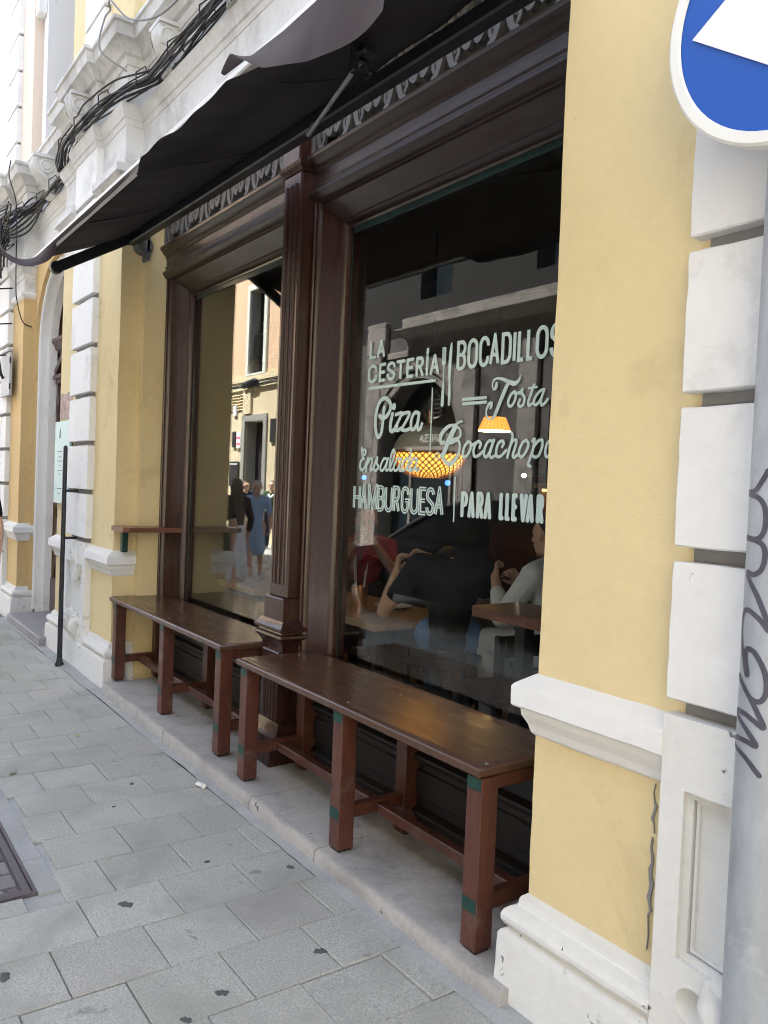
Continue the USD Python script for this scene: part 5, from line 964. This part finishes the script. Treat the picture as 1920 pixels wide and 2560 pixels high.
for nm, m_, pts in (('white', 'spot_w', ((-5.55, 6.9, 1.92), (-5.05, 6.9, 1.92), (-6.95, 6.9, 1.70), (-4.95, 6.5, 2.15))), ('green', 'spot_g', ((-6.02, 6.6, 1.76),)), ('blue', 'spot_b', ((-9.6, 6.4, 1.62), (-7.75, 6.4, 1.58)))):
    for k, p in enumerate(pts):
        q = trimesh.creation.icosphere(2, 0.028 if nm == 'white' else 0.035); q.apply_translation(p)
        obj('light_point', q, m_, label=('small white light deep in the cafe, '+['left of the bar','by the pillar edge','lowest left','highest'][k] if nm == 'white' else ('small green light deep in the cafe below the lettering' if nm == 'green' else ['leftmost','right'][k]+' small blue light at the dark left of the cafe')), cat='light', group='%s lights inside the cafe' % nm if len(pts) > 1 else None, smooth=True)

# ------------------------------------------------------------------ across the street (seen in the window reflections)
OY = -4.64
ob = thing('cream_house', 'cream and peach house with pale-framed balcony window, reflected in the left pane', 'house', (-18, OY-1, 0))
x0, x1 = -26.0, -15.2
def wall_with(mb, xa, xb, za, zb, holes, y0, y1): return mb.flat(sbox(xa, za, xb, zb).difference(unary_union([sbox(*h) for h in holes])), y0, y1)
wn = [(-18.88, 4.18, -18.06, 6.25), (-22.0, 4.18, -21.2, 6.25)]
dr_ = [(-18.90, -0.02, -17.88, 2.99), (-22.6, -0.02, -21.2, 2.9)]
obj('upper_wall', wall_with(MB(), x0, x1, 4.0, 9.0, wn, OY-0.3, OY), 'opp_peach', ob)
obj('ground_wall', wall_with(MB(), x0, x1, -0.02, 3.99, dr_, OY-0.3, OY+0.03), 'opp_cream', ob)
obj('string_course', MB().box(x0, x1, OY-0.01, OY+0.075, 3.99, 4.06).box(x0, x1, OY-0.01, OY+0.055, 4.061, 4.14).box(x0, x1, OY, OY+0.05, 3.90, 3.989), 'opp_cream', ob)
for a, b, c, d in wn:
    obj('window_surround', MB().flat(sbox(a-0.13, b-0.05, c+0.15, d+0.14).difference(sbox(a, b, c, d)), OY+0.001, OY+0.06), 'opp_white', ob)
    obj('window_reveal', MB().box(a, a+0.005, OY-0.3, OY, b, d).box(c-0.005, c, OY-0.3, OY, b, d), 'opp_grey', ob)
    w_ = obj('window', B(a, c, OY-0.31, OY-0.27, b, d), 'glass_far', ob)
    obj('sash', MB().box(a+0.02, a+0.08, OY-0.27, OY-0.24, b, d).box(c-0.08, c-0.02, OY-0.27, OY-0.24, b, d).box(a+0.08, c-0.08, OY-0.268, OY-0.242, b+1.25, b+1.31).box(a+0.08, c-0.08, OY-0.268, OY-0.242, b+0.6, b+0.65), 'opp_dark', w_)
    for k in range(8): obj('railing_bar', B(a+0.03+k*0.105, a+0.045+k*0.105, OY-0.10, OY-0.085, b, b+0.95), 'black_metal', ob)
    obj('railing_top', B(a, c, OY-0.11, OY-0.075, b+0.951, b+0.98), 'black_metal', ob)
for a, b, c, d in dr_:
    obj('door_surround', MB().flat(sbox(a-0.17, -0.02, c+0.17, d+0.16).difference(sbox(a, -0.05, c, d)), OY+0.031, OY+0.075), 'opp_grey', ob)
    obj('door_leaf', B(a, c, OY-0.31, OY-0.26, -0.02, d), 'opp_dark', ob); obj('door_reveal', MB().box(a, a+0.005, OY-0.3, OY, 0, d).box(c-0.005, c, OY-0.3, OY, 0, d), 'opp_grey', ob)
for k in range(6): obj('conduit', MB().tube([(-24, OY+0.045, 3.30+0.075*k), (-18.75, OY+0.045, 3.30+0.075*k)], 0.018, 6), 'opp_cream', ob)
obj('gutter_box', B(-19.0, -18.58, OY+0.031, OY+0.10, 3.17, 3.79, bev=0.01), 'opp_cream', ob)
oc = thing('street_cables', 'black cables and a thick joint sleeve running along the cream house', 'cables', (-18, OY+0.1, 3.8))
for k in range(3): obj('cable', MB().tube(spline([(-26+i*0.9, OY+0.10, 3.86+0.03*k+0.02*math.sin(i*1.3+k)) for i in range(13)], 5), .014, 6), 'cable', oc, smooth=True)
obj('joint_sleeve', MB().tube([(-18.98, OY+0.12, 3.88), (-18.9, OY+0.12, 3.89), (-18.3, OY+0.12, 3.95), (-18.2, OY+0.12, 3.96)], [.03, .085, .085, .03], 10), 'cable', oc, smooth=40)
for nm, a, c, b, d, m_, lab, cat_ in (('meter_box', -19.62, -19.42, 3.16, 3.42, 'alu', 'small white meter box on the cream house left of its door', 'box'), ('wall_plaque', -19.62, -19.42, 2.36, 2.76, 'opp_dark', 'dark wall plaque beside the cream house door', 'plaque'), ('wall_notice', -19.36, -19.10, 2.33, 2.74, 'sign_white', 'white notice with red lines beside the cream house door', 'notice'), ('menu_board', -19.72, -19.20, 1.35, 1.99, 'opp_dark', 'black menu board hanging by the cream house door', 'board'), ('wall_lamp', -17.5, -17.2, 2.45, 3.0, 'opp_dark', 'dark box wall lamp on the cream house right of its door', 'lamp')):
    t = thing(nm, lab, cat_, ((a+c)/2, OY+0.05, b)); obj('case', B(a, c, OY+0.031, OY+0.08, b, d, bev=0.006), m_, t)
    if nm == 'wall_notice':
        for k in range(2): obj('printed_line', B(a+0.03, c-0.03, OY+0.0805, OY+0.083, b+0.08+0.16*k, b+0.13+0.16*k), 'pink', t)
    if nm == 'menu_board': obj('chalk_title', B(a+0.05, c-0.05, OY+0.0805, OY+0.083, d-0.08, d-0.05), 'sign_white', t)
obj('roof_eave', B(x0, x1, OY-0.3, OY+0.5, 9.0, 9.2), 'opp_grey', ob)
# dark granite house with an arched shop door
gb = thing('granite_house', 'sooty granite house with an arched shop entrance across the street, reflected in the right pane', 'house', (-11, OY-1, 0))
g0, g1 = -15.19, 4.0
ax, az, ar = -11.8, 2.30, 1.18
def arch2(r): return Polygon([(ax+r, -0.03)]+[(ax+r*math.cos(t), az+r*math.sin(t)) for t in np.linspace(0, PI, 33)]+[(ax-r, -0.03)])
holes = unary_union([arch2(ar), sbox(-8.6, 0.6, -6.4, 2.9), sbox(-5.2, -0.03, -3.8, 2.9), sbox(-2.4, 0.6, -0.4, 2.9)])
obj('ground_wall', MB().flat(sbox(g0, -0.02, g1, 4.29).difference(holes), OY-0.4, OY), 'granite_dk', gb)
obj('arch_band', MB().flat(arch2(ar+0.42).difference(arch2(ar+0.001)), OY+0.001, OY+0.07), 'granite_lt', gb)
obj('arch_roll', MB().flat(arch2(ar+0.22).difference(arch2(ar+0.15)), OY+0.071, OY+0.10), 'granite_lt', gb)
for a, b in ((-13.43, -12.95), (-10.65, -10.2), (-9.2, -8.8)): obj('pilaster', B(a, b, OY+0.001, OY+0.09, -0.02, 4.0, bev=0.01), 'granite_lt', gb)
obj('cornice_band', MB().mould([(4.0, OY), (-12.2, OY)], [(-.02, 4.0), (.03, 4.02), (.05, 4.20), (.12, 4.24), (.30, 4.28), (.34, 4.34), (.34, 4.36), (.16, 4.38), (.16, 4.58), (-.02, 4.6)]), 'granite_lt', gb)
obj('corner_blocks', MB().box(-13.43, -12.82, OY+0.001, OY+0.10, 4.03, 4.62, bev=0.01).box(-12.78, -11.45, OY+0.001, OY+0.06, 3.9, 4.02, bev=0.01), 'granite_lt', gb)
obj('upper_wall', wall_with(MB(), g0, g1, 4.3, 8.0, [(-14.6, 4.9, -13.7, 7.0), (-11.9, 4.9, -11.0, 7.0), (-9.0, 4.9, -8.1, 7.0), (-6.0, 4.9, -5.1, 7.0), (-3.0, 4.9, -2.1, 7.0)], OY-0.4, OY+0.001), 'slate_dk', gb)
for a in (-14.6, -11.9, -9.0, -6.0, -3.0): obj('window', B(a, a+0.9, OY-0.3, OY-0.26, 4.9, 7.0), 'glass_far', gb)
obj('shop_door', B(ax-ar-0.05, ax+ar+0.05, OY-0.39, OY-0.34, -0.02, 3.6), 'glass_far', gb)
obj('door_frame', MB().box(ax-0.62, ax-0.56, OY-0.339, OY-0.30, 0, 2.2).box(ax+0.56, ax+0.62, OY-0.339, OY-0.30, 0, 2.2).box(ax-ar, ax+ar, OY-0.338, OY-0.31, 2.2, 2.28), 'granite_lt', gb)
for a, b, c, d in ((-8.6, .6, -6.4, 2.9), (-5.2, -.02, -3.8, 2.9), (-2.4, .6, -.4, 2.9)): obj('shop_window', B(a, c, OY-0.35, OY-0.31, b, d), 'glass_far', gb)
tx = meshkit.text_mesh('LA GIJONESA', 0.135, 0.02); tv = np.array(tx.vertices); wdt = tv[:, 0].max()
obj('shop_name', MB().add(np.c_[-11.10-(tv[:, 0]-wdt*0.0)*1.0+0.25, OY-0.29+tv[:, 2], 2.36+tv[:, 1]], tx.faces), 'beige_sign', gb, label='pale letters reading LA GIJONESA over the arched door')
lg = unary_union([LineString([(-11.85, 2.88), (-11.52, 2.88), (-11.52, 3.12), (-11.685, 3.28), (-11.85, 3.12), (-11.85, 2.88)]).buffer(.012), LineString([(-11.85, 2.96), (-11.52, 2.96)]).buffer(.012), LineString([(-11.85, 3.04), (-11.52, 3.04)]).buffer(.012), LineString([(-11.85, 3.12), (-11.52, 3.12)]).buffer(.012), LineString([(-11.86, 2.80), (-11.78, 2.83), (-11.70, 2.78), (-11.60, 2.80), (-11.50, 2.84)]).buffer(.012)])
obj('shop_emblem', MB().flat(lg, OY-0.29, OY-0.27), 'beige_sign', gb, label='outlined tower emblem over the shop name')
obj('roof_eave', B(g0, g1, OY-0.4, OY+0.5, 8.0, 8.2), 'granite_lt', gb)
# parked car
car = thing('parked_car', 'dark blue parked car reflected low in the right window', 'car', (-6.6, -1.95, 0))
side = [(-8.75, .28), (-8.78, .55), (-8.60, .72), (-7.75, .84), (-7.05, 1.24), (-6.4, 1.36), (-5.3, 1.34), (-4.75, 1.02), (-4.42, .90), (-4.38, .50), (-4.5, .28)]
low = Polygon([(-8.75, .28), (-8.78, .55), (-8.60, .72), (-7.75, .84), (-4.75, .93), (-4.42, .88), (-4.38, .50), (-4.5, .28)])
wheels = [(-8.05, .31), (-5.15, .31)]
cut = low.difference(unary_union([Point(*w).buffer(.36) for w in wheels]))
obj('body', MB().flat(cut.buffer(-0.05).buffer(0.05), -2.75, -1.15), 'car_paint', car, smooth=30)
cab = Polygon([(-7.85, .82), (-7.05, 1.24), (-6.4, 1.37), (-5.3, 1.34), (-4.70, .90)]).buffer(0.03)
e = MB().flat(cab, -1, 1).arrays(); v = e[0].copy(); s_ = np.clip((v[:, 2]-.85)/.5, 0, 1); v[:, 1] = -1.95+np.sign(v[:, 1])*(0.74-0.16*s_)
obj('cabin', MB().add(v, e[1]), 'car_paint', car, smooth=30)
win = Polygon([(-7.45, .93), (-6.98, 1.20), (-6.35, 1.29), (-5.42, 1.27), (-5.02, .95)])
for sy in (-1, 1):
    for pz, nm in ((win.intersection(sbox(-8, 0, -6.22, 2)), 'side_window'), (win.intersection(sbox(-6.14, 0, -4, 2)), 'side_window')):
        e = MB().flat(pz, -0.002, 0.002).arrays(); v = e[0].copy(); s_ = np.clip((v[:, 2]-.85)/.5, 0, 1); v[:, 1] += -1.95+sy*(0.747-0.16*s_); obj(nm, MB().add(v, e[1]), 'glass_far', car)
    rl = MB().tube(spline([(-7.80, -1.95+sy*.73, .90), (-7.05, -1.95+sy*.64, 1.26), (-6.4, -1.95+sy*.59, 1.39), (-5.3, -1.95+sy*.59, 1.37), (-4.72, -1.95+sy*.70, .96)], 8), .018, 6); obj('roof_rail', rl, 'car_chrome', car, smooth=True)
    for w in wheels:
        wh = obj('wheel', MB().lathe([(0, -.09), (.26, -.09), (.31, -.06), (.31, .06), (.26, .09), (0, .09)], (w[0], -1.95+sy*.72, .31), 28, 'y'), 'rubber', car, smooth=30)
        obj('hub', MB().lathe([(0, .005), (.19, .005), (.20, 0)], (w[0], -1.95+sy*.72+(.092 if sy > 0 else -.098), .31), 20, 'y'), 'car_chrome', wh)
obj('headlight', B(-8.80, -8.70, -1.40, -1.20, .55, .68, bev=0.02), 'sign_white', car); obj('headlight', B(-8.80, -8.70, -2.70, -2.50, .55, .68, bev=0.02), 'sign_white', car)

# the street goes on beyond the picture on both sides
def plain_house(x0, x1, ya, yb, h, m_, label):
    t = thing('town_house', label, 'house', ((x0+x1)/2, (ya+yb)/2, 0)); f = ya if abs(ya) < abs(yb) else yb; s_ = 1 if f < 0 else -1
    nwin = int((x1-x0)/2.6); hs = [(x0+1.3+2.6*k-0.5, z, x0+1.3+2.6*k+0.5, z+1.9) for k in range(nwin) for z in (0.9, 4.4, 7.2) if z+2 < h]
    obj('facade', wall_with(MB(), x0, x1, -0.02, h, hs, min(f, f-s_*0.3), max(f, f-s_*0.3)), m_, t)
    obj('backing_wall', B(x0, x1, min(f-s_*0.301, f-s_*0.6), max(f-s_*0.301, f-s_*0.6), -0.02, h), 'opp_dark', t)
    for a, b, c, d in hs: obj('window', B(a, c, f-s_*0.25-0.02, f-s_*0.25+0.02, b, d), 'glass_far', t)
    obj('eave', B(x0, x1, min(f-s_*0.6, f+s_*0.4), max(f-s_*0.6, f+s_*0.4), h, h+0.2), 'opp_grey', t)
plain_house(4.02, 26, OY-5, OY, 10.0, 'opp_cream', 'plain cream terraced house farther along the street behind the camera')
plain_house(2.22, 26, 1.9, 7, 9.5, 'opp_peach', 'plain peach terraced house beyond the road sign')
plain_house(-34, -15.02, 1.9, 7, 9.5, 'opp_cream', 'plain cream terraced house farther down the street past the ochre pier')
plain_house(-40, -26.02, OY-5, OY, 10.0, 'granite_lt', 'grey terraced house at the far end of the opposite side')

# ------------------------------------------------------------------ people
def hullchain(parts):
    """parts: lists of (x, y, z, r); consecutive spheres are hulled, everything is joined into one Manifold"""
    out = []
    for ch in parts:
        sp = [m3.Manifold.sphere(p[3], 20).translate(p[:3]) for p in ch]
        if len(sp) == 1: out += sp
        for a, b in zip(sp[:-1], sp[1:]): out.append(m3.Manifold.batch_hull([a, b]))
    return m3.Manifold.batch_boolean(out, m3.OpType.Add)
def smooth_mesh(man, edge=0.022, it=6):
    m_ = man.refine_to_length(edge).to_mesh(); t = trimesh.Trimesh(m_.vert_properties[:, :3], m_.tri_verts, process=True)
    trimesh.smoothing.filter_taubin(t, lamb=0.5, nu=0.52, iterations=it); return t
def V3(*a): return np.array(a, float)
def unit(v): return v/(np.linalg.norm(v)+1e-12)
def hand_parts(wrist, d, palm_n, curl=0.6, s=1.0, left=False):
    d = unit(d); n = unit(palm_n-d*(palm_n@d)); side = np.cross(d, n)*(1 if left else -1); out = []
    w = wrist; pc = [w+d*0.02*s, w+d*0.075*s]
    for k in (-1, 0, 1): out.append([(*(w+d*.015*s+side*.014*k*s), .016*s), (*(w+d*.085*s+side*.024*k*s), .0135*s)])
    for k, (o, ln) in enumerate(((.030, .068), (.010, .078), (-.011, .073), (-.031, .056))):
        p = w+d*.088*s+side*o*s; c = curl*(1+0.12*k); q = [(*p, .0105*s)]; ang = 0
        for seg, rr in ((.45, .0095), (.32, .0088), (.25, .0075)):
            ang += c; p = p+(d*math.cos(ang)+n*math.sin(ang))*ln*seg*s; q.append((*p, rr*s))
        out.append(q)
    t0 = w+d*.030*s+side*.026*s; t1 = t0+(d*.6+side*.7+n*.25)*.036*s; t2 = t1+(d*.85+side*.15+n*.45)*.030*s; t3 = t2+(d*.8+n*.5)*.022*s
    out.append([(*t0, .014*s), (*t1, .0115*s), (*t2, .0105*s), (*t3, .0085*s)])
    return out
def person(label, J, s=1.0, skin='skin', top='black_cloth', bottom='denim', hair='hair_dk', long_hair=False, sleeve=0.55, group=None, skirt=None, scarf=None, apron=None, female=False, hat=None):
    """J: joint positions (world). head faces J['look']."""
    look = unit(J['look']); hd = J['head']; nk = J['neck']; ch = J['chest']; wa = J['waist']; hp = J['hip']; upv = V3(0, 0, 1)
    upv = unit(upv-look*(upv@look)); rt_ = np.cross(look, upv)
    P = [[(*nk, .052*s), (*(nk*0.45+hd*0.55), .050*s)], [(*(hd+upv*.035*s-look*.012*s), .088*s), (*(hd+upv*.02*s+look*.012*s), .080*s)], [(*(hd+upv*.02*s), .078*s), (*(hd-upv*.065*s+look*.030*s), .052*s), (*(hd-upv*.088*s+look*.052*s), .026*s)],
         [(*(hd+upv*.012*s+look*.084*s), .011*s), (*(hd-upv*.028*s+look*.100*s), .014*s)], [(*(hd-upv*.055*s+look*.082*s+rt_*.014*s), .009*s), (*(hd-upv*.055*s+look*.082*s-rt_*.014*s), .009*s)],
         [(*(hd+upv*.022*s+look*.080*s+rt_*.03*s), .010*s), (*(hd+upv*.022*s+look*.080*s-rt_*.03*s), .010*s)]]
    for k in (-1, 1): P.append([(*(hd+rt_*k*.082*s-look*.005*s+upv*.012*s), .018*s), (*(hd+rt_*k*.082*s-upv*.018*s), .013*s)])
    sl, sr = J['sh_l'], J['sh_r']; fat_ = 0.92 if female else 1.0
    tor = [[(*ch, .115*s*fat_), (*wa, .108*s*fat_), (*hp, .125*s)], [(*sl, .062*s*fat_), (*ch, .115*s*fat_), (*sr, .062*s*fat_)], [(*nk, .055*s), (*ch, .10*s)], [(*(sl*.72+nk*.28), .058*s), (*wa, .095*s)], [(*(sr*.72+nk*.28), .058*s), (*wa, .095*s)], [(*sl, .060*s), (*nk, .052*s), (*sr, .060*s)]]
    P += tor
    hl, hr = J['hip_l'], J['hip_r']
    legs = [[(*hl, .100*s), (*J['kn_l'], .062*s), (*J['an_l'], .042*s)], [(*hr, .100*s), (*J['kn_r'], .062*s), (*J['an_r'], .042*s)], [(*hl, .105*s), (*hp, .118*s), (*hr, .105*s)]]
    P += legs
    for k in ('l', 'r'):
        an = J['an_'+k]; f = J.get('foot', look); f = unit(V3(f[0], f[1], 0)); P.append([(*(an-V3(0, 0, .035*s)), .042*s), (*(an+f*.14*s-V3(0, 0, .055*s)), .030*s)])
        sh, el, wr = J['sh_'+k], J['el_'+k], J['wr_'+k]
        P.append([(*sh, .056*s), (*el, .042*s)]); P.append([(*el, .042*s), (*(el*.6+wr*.4), .040*s), (*wr, .027*s)])
        P += hand_parts(wr, J.get('hd_'+k, wr-el), J.get('pn_'+k, look), J.get('curl', .55), s, k == 'l')
    root = thing('person', label, 'person', (hp[0], hp[1], min(J['an_l'][2], J['an_r'][2])-.08*s), group=group)
    obj('body', smooth_mesh(hullchain(P), 0.03*s, 4), skin, root, smooth=True)
    g = 1.0
    def inflate(chs, r): return [[(*p[:3], p[3]+r*s) for p in c] for c in chs]
    st = inflate([c for c in tor if True], .014)
    for k in ('l', 'r'):
        sh, el, wr = J['sh_'+k], J['el_'+k], J['wr_'+k]
        if sleeve <= 1: e = sh+(el-sh)*sleeve; st.append([(*sh, .070*s), (*e, .062*s)])
        else: st.append([(*sh, .070*s), (*el, .056*s), (*(el+(wr-el)*(sleeve-1)), .044*s)])
    neckcut = m3.Manifold.sphere(.075*s, 24).translate((*(nk+V3(0, 0, .035*s)+look*.015),))
    obj('shirt', smooth_mesh(hullchain(st)-neckcut, 0.03*s, 4), top, root, smooth=True)
    if skirt: 
        m_, ln, wd = skirt; q = [[(*(wa-V3(0, 0, .03)), .115*s), (*hp, .145*s)], [(*hp, .145*s), (*(hp-V3(0, 0, ln)+rt_*wd), .13*s)], [(*hp, .145*s), (*(hp-V3(0, 0, ln)-rt_*wd), .13*s)], [(*(hp-V3(0, 0, ln)+rt_*wd), .13*s), (*(hp-V3(0, 0, ln)-rt_*wd), .13*s)]]
        obj('skirt', smooth_mesh(hullchain(q), 0.035*s, 3), m_, root, smooth=True)
    else: obj('trousers', smooth_mesh(hullchain(inflate(legs, .013)+[[(*wa, .112*s), (*hp, .135*s)]]), 0.035*s, 4), bottom, root, smooth=True)
    hh = hullchain([[(*(hd+upv*.055*s-look*.025*s), .088*s), (*(hd+upv*.045*s-look*.03*s), .088*s)], [(*(hd+upv*.03*s-look*.045*s), .082*s), (*(hd-upv*.03*s-look*.055*s), .06*s)]]+([[(*(hd-look*.055*s), .08*s), (*(hd-upv*.14*s-look*.075*s), .075*s), (*(hd-upv*.26*s-look*.08*s), .055*s)]]+[[(*(hd+rt_*k*.06*s-look*.03*s), .055*s), (*(hd-upv*.20*s+rt_*k*.085*s-look*.045*s), .04*s)] for k in (-1, 1)] if long_hair else []))
    face = m3.Manifold.sphere(.098*s, 28).translate((*(hd-upv*.03*s+look*.062*s),))
    obj('hair', smooth_mesh(hh-face, 0.02*s, 3), hair, root, smooth=True)
    for k in (-1, 1):
        q = trimesh.creation.icosphere(2, .0105*s); q.apply_translation(hd+upv*.008*s+look*.081*s+rt_*k*.031*s); obj('eye', q, 'eye', root, smooth=True)
    if scarf:
        q = [[(*(nk+rt_*.12*s+V3(0, 0, -.01)), .035*s), (*(nk-look*.06*s+V3(0, 0, .01)), .04*s), (*(nk-rt_*.12*s+V3(0, 0, -.01)), .035*s)], [(*(nk+rt_*.12*s+V3(0, 0, -.01)), .035*s), (*(ch+look*.125*s+V3(0, 0, .02)), .035*s), (*(ch+look*.135*s+rt_*.03-V3(0, 0, .16)), .028*s)], [(*(nk-rt_*.12*s+V3(0, 0, -.01)), .035*s), (*(ch+look*.125*s+V3(0, 0, .02)), .035*s), (*(ch+look*.135*s-rt_*.04-V3(0, 0, .22)), .024*s)]]
        obj('tied_jumper', smooth_mesh(hullchain(q), 0.02, 3), scarf, root, smooth=True)
    return root
def frame_(x, y, ang):
    f = V3(math.sin(ang), math.cos(ang), 0); r_ = V3(f[1], -f[0], 0); return V3(x, y, 0), f, r_
def standing(x, y, ang, s, stride=0.12, z0=0.0, arms=None):
    o, f, r_ = frame_(x, y, ang); h = lambda a, b, c: o+f*a*s+r_*b*s+V3(0, 0, c*s+z0)
    J = dict(look=f, head=h(.03, 0, 1.63), neck=h(0, 0, 1.46), chest=h(.01, 0, 1.28), waist=h(0, 0, 1.06), hip=h(0, 0, .94), sh_l=h(0, -.19, 1.40), sh_r=h(0, .19, 1.40), hip_l=h(0, -.085, .90), hip_r=h(0, .085, .90),
             kn_l=h(stride*.6, -.09, .49), kn_r=h(-stride*.3, .09, .49), an_l=h(stride, -.09, .09), an_r=h(-stride, .09, .10), el_l=h(-.06, -.25, 1.12), el_r=h(-.02, .25, 1.12), wr_l=h(.03, -.26, .88), wr_r=h(.08, .26, .88), pn_l=r_, pn_r=-r_, foot=f)
    J.update({k: h(*v) for k, v in (arms or {}).items()}); return J
def seated(x, y, ang, seat=0.55, lean=0.05, arms=None, look=None):
    o, f, r_ = frame_(x, y, ang); h = lambda a, b, c: o+f*a+r_*b+V3(0, 0, c+seat)
    J = dict(look=f, head=h(lean+.06, 0, .70), neck=h(lean, 0, .55), chest=h(lean*.7, 0, .38), waist=h(.0, 0, .18), hip=h(0, 0, .08), sh_l=h(lean*.9, -.20, .49), sh_r=h(lean*.9, .20, .49), hip_l=h(.04, -.09, .08), hip_r=h(.04, .09, .08),
             kn_l=h(.42, -.11, .07), kn_r=h(.42, .11, .07), an_l=h(.40, -.11, -.36), an_r=h(.36, .11, -.36), el_l=h(.24, -.27, .22), el_r=h(.24, .27, .22), wr_l=h(.40, -.16, .34), wr_r=h(.40, .16, .34), pn_l=r_, pn_r=-r_, foot=f)
    J.update({k: h(*v) for k, v in (arms or {}).items()})
    if look is not None: J['look'] = unit(V3(*look))
    return J
A1 = math.atan2(-0.72, 0.69)
JB = seated(-3.66, 3.08, A1, .55, .10)
JB.update(el_l=V3(-4.02, 2.86, .745), wr_l=V3(-4.00, 2.93, .985), hd_l=V3(-.10, .12, .25), el_r=V3(-3.86, 3.52, .80), wr_r=V3(-4.12, 3.28, 1.06), hd_r=V3(-.2, -.15, .08), head=JB['chest']+V3(-.30, .22, .06), neck=JB['chest']+V3(-.12, .10, .10), look=unit(V3(-.62, .50, -.60)))
person('person in black T-shirt seated with back to window, eating with raised hands', JB, 1.0, 'skin', 'black_cloth', 'denim', 'hair_dk', sleeve=.62)
person('person in a red top facing the window, hands raised to eat', seated(-5.82, 3.93, math.atan2(0.80, -0.60), .50, .06, dict(wr_l=(.30, -.07, .55), wr_r=(.30, .07, .55), el_l=(.26, -.25, .30), el_r=(.26, .25, .30))), 1.0, 'skin_dk', 'red_cloth', 'navy', 'hair_dk', sleeve=.6)
person('dark-haired person in a white shirt seated in profile at the right end of the window', seated(-3.10, 3.41, math.atan2(-0.97, -0.10), .56, .05, dict(wr_l=(.40, -.10, .44), wr_r=(.36, .10, .40), el_l=(.22, -.24, .24), el_r=(.22, .24, .22))), 1.0, 'skin', 'white_cloth', 'white_cloth', 'hair_dk', female=True, sleeve=1.6)
# passers-by out in the street, seen only in the left pane's reflection
person('brown-haired person in brown top and long white skirt, reflected in left pane', standing(-10.35, -0.45, math.radians(-80), .87, .16), .87, 'skin', 'brown_cloth', 'white_cloth', 'hair_br', long_hair=True, skirt=('white_cloth', .62, .10), sleeve=1.7, female=True)
person('grey-haired person in light blue dress, reflected in left pane', standing(-11.95, -1.55, math.radians(60), .86, .10), .86, 'skin', 'blue_cloth', 'blue_cloth', 'hair_gr', skirt=('blue_cloth', .40, .05), sleeve=.8, female=True)
person('person in green top with white jumper round shoulders, reflected in left pane', standing(-16.45, -4.15, math.radians(35), .87, .06), .87, 'skin', 'green_cloth', 'navy', 'hair_dk', sleeve=1.3, scarf='white_cloth')
person('person in dark top raising one hand, reflected in left pane', standing(-16.7, -3.6, math.radians(100), .85, .05, arms=dict(el_r=(.22, .24, 1.30), wr_r=(.26, .14, 1.56))), .85, 'skin', 'navy', 'beige_cloth', 'hair_br', sleeve=1.5)
# blond person at the very left edge of the picture
person('blond person in black T-shirt at the left edge with bare arm hanging', standing(-7.62, 1.10, math.radians(-97), .92, .10, arms=dict(el_r=(-.03, .255, 1.10), wr_r=(.02, .27, .86))), .92, 'skin', 'black_cloth', 'navy', 'hair_bl', long_hair=True, sleeve=.55, female=True)
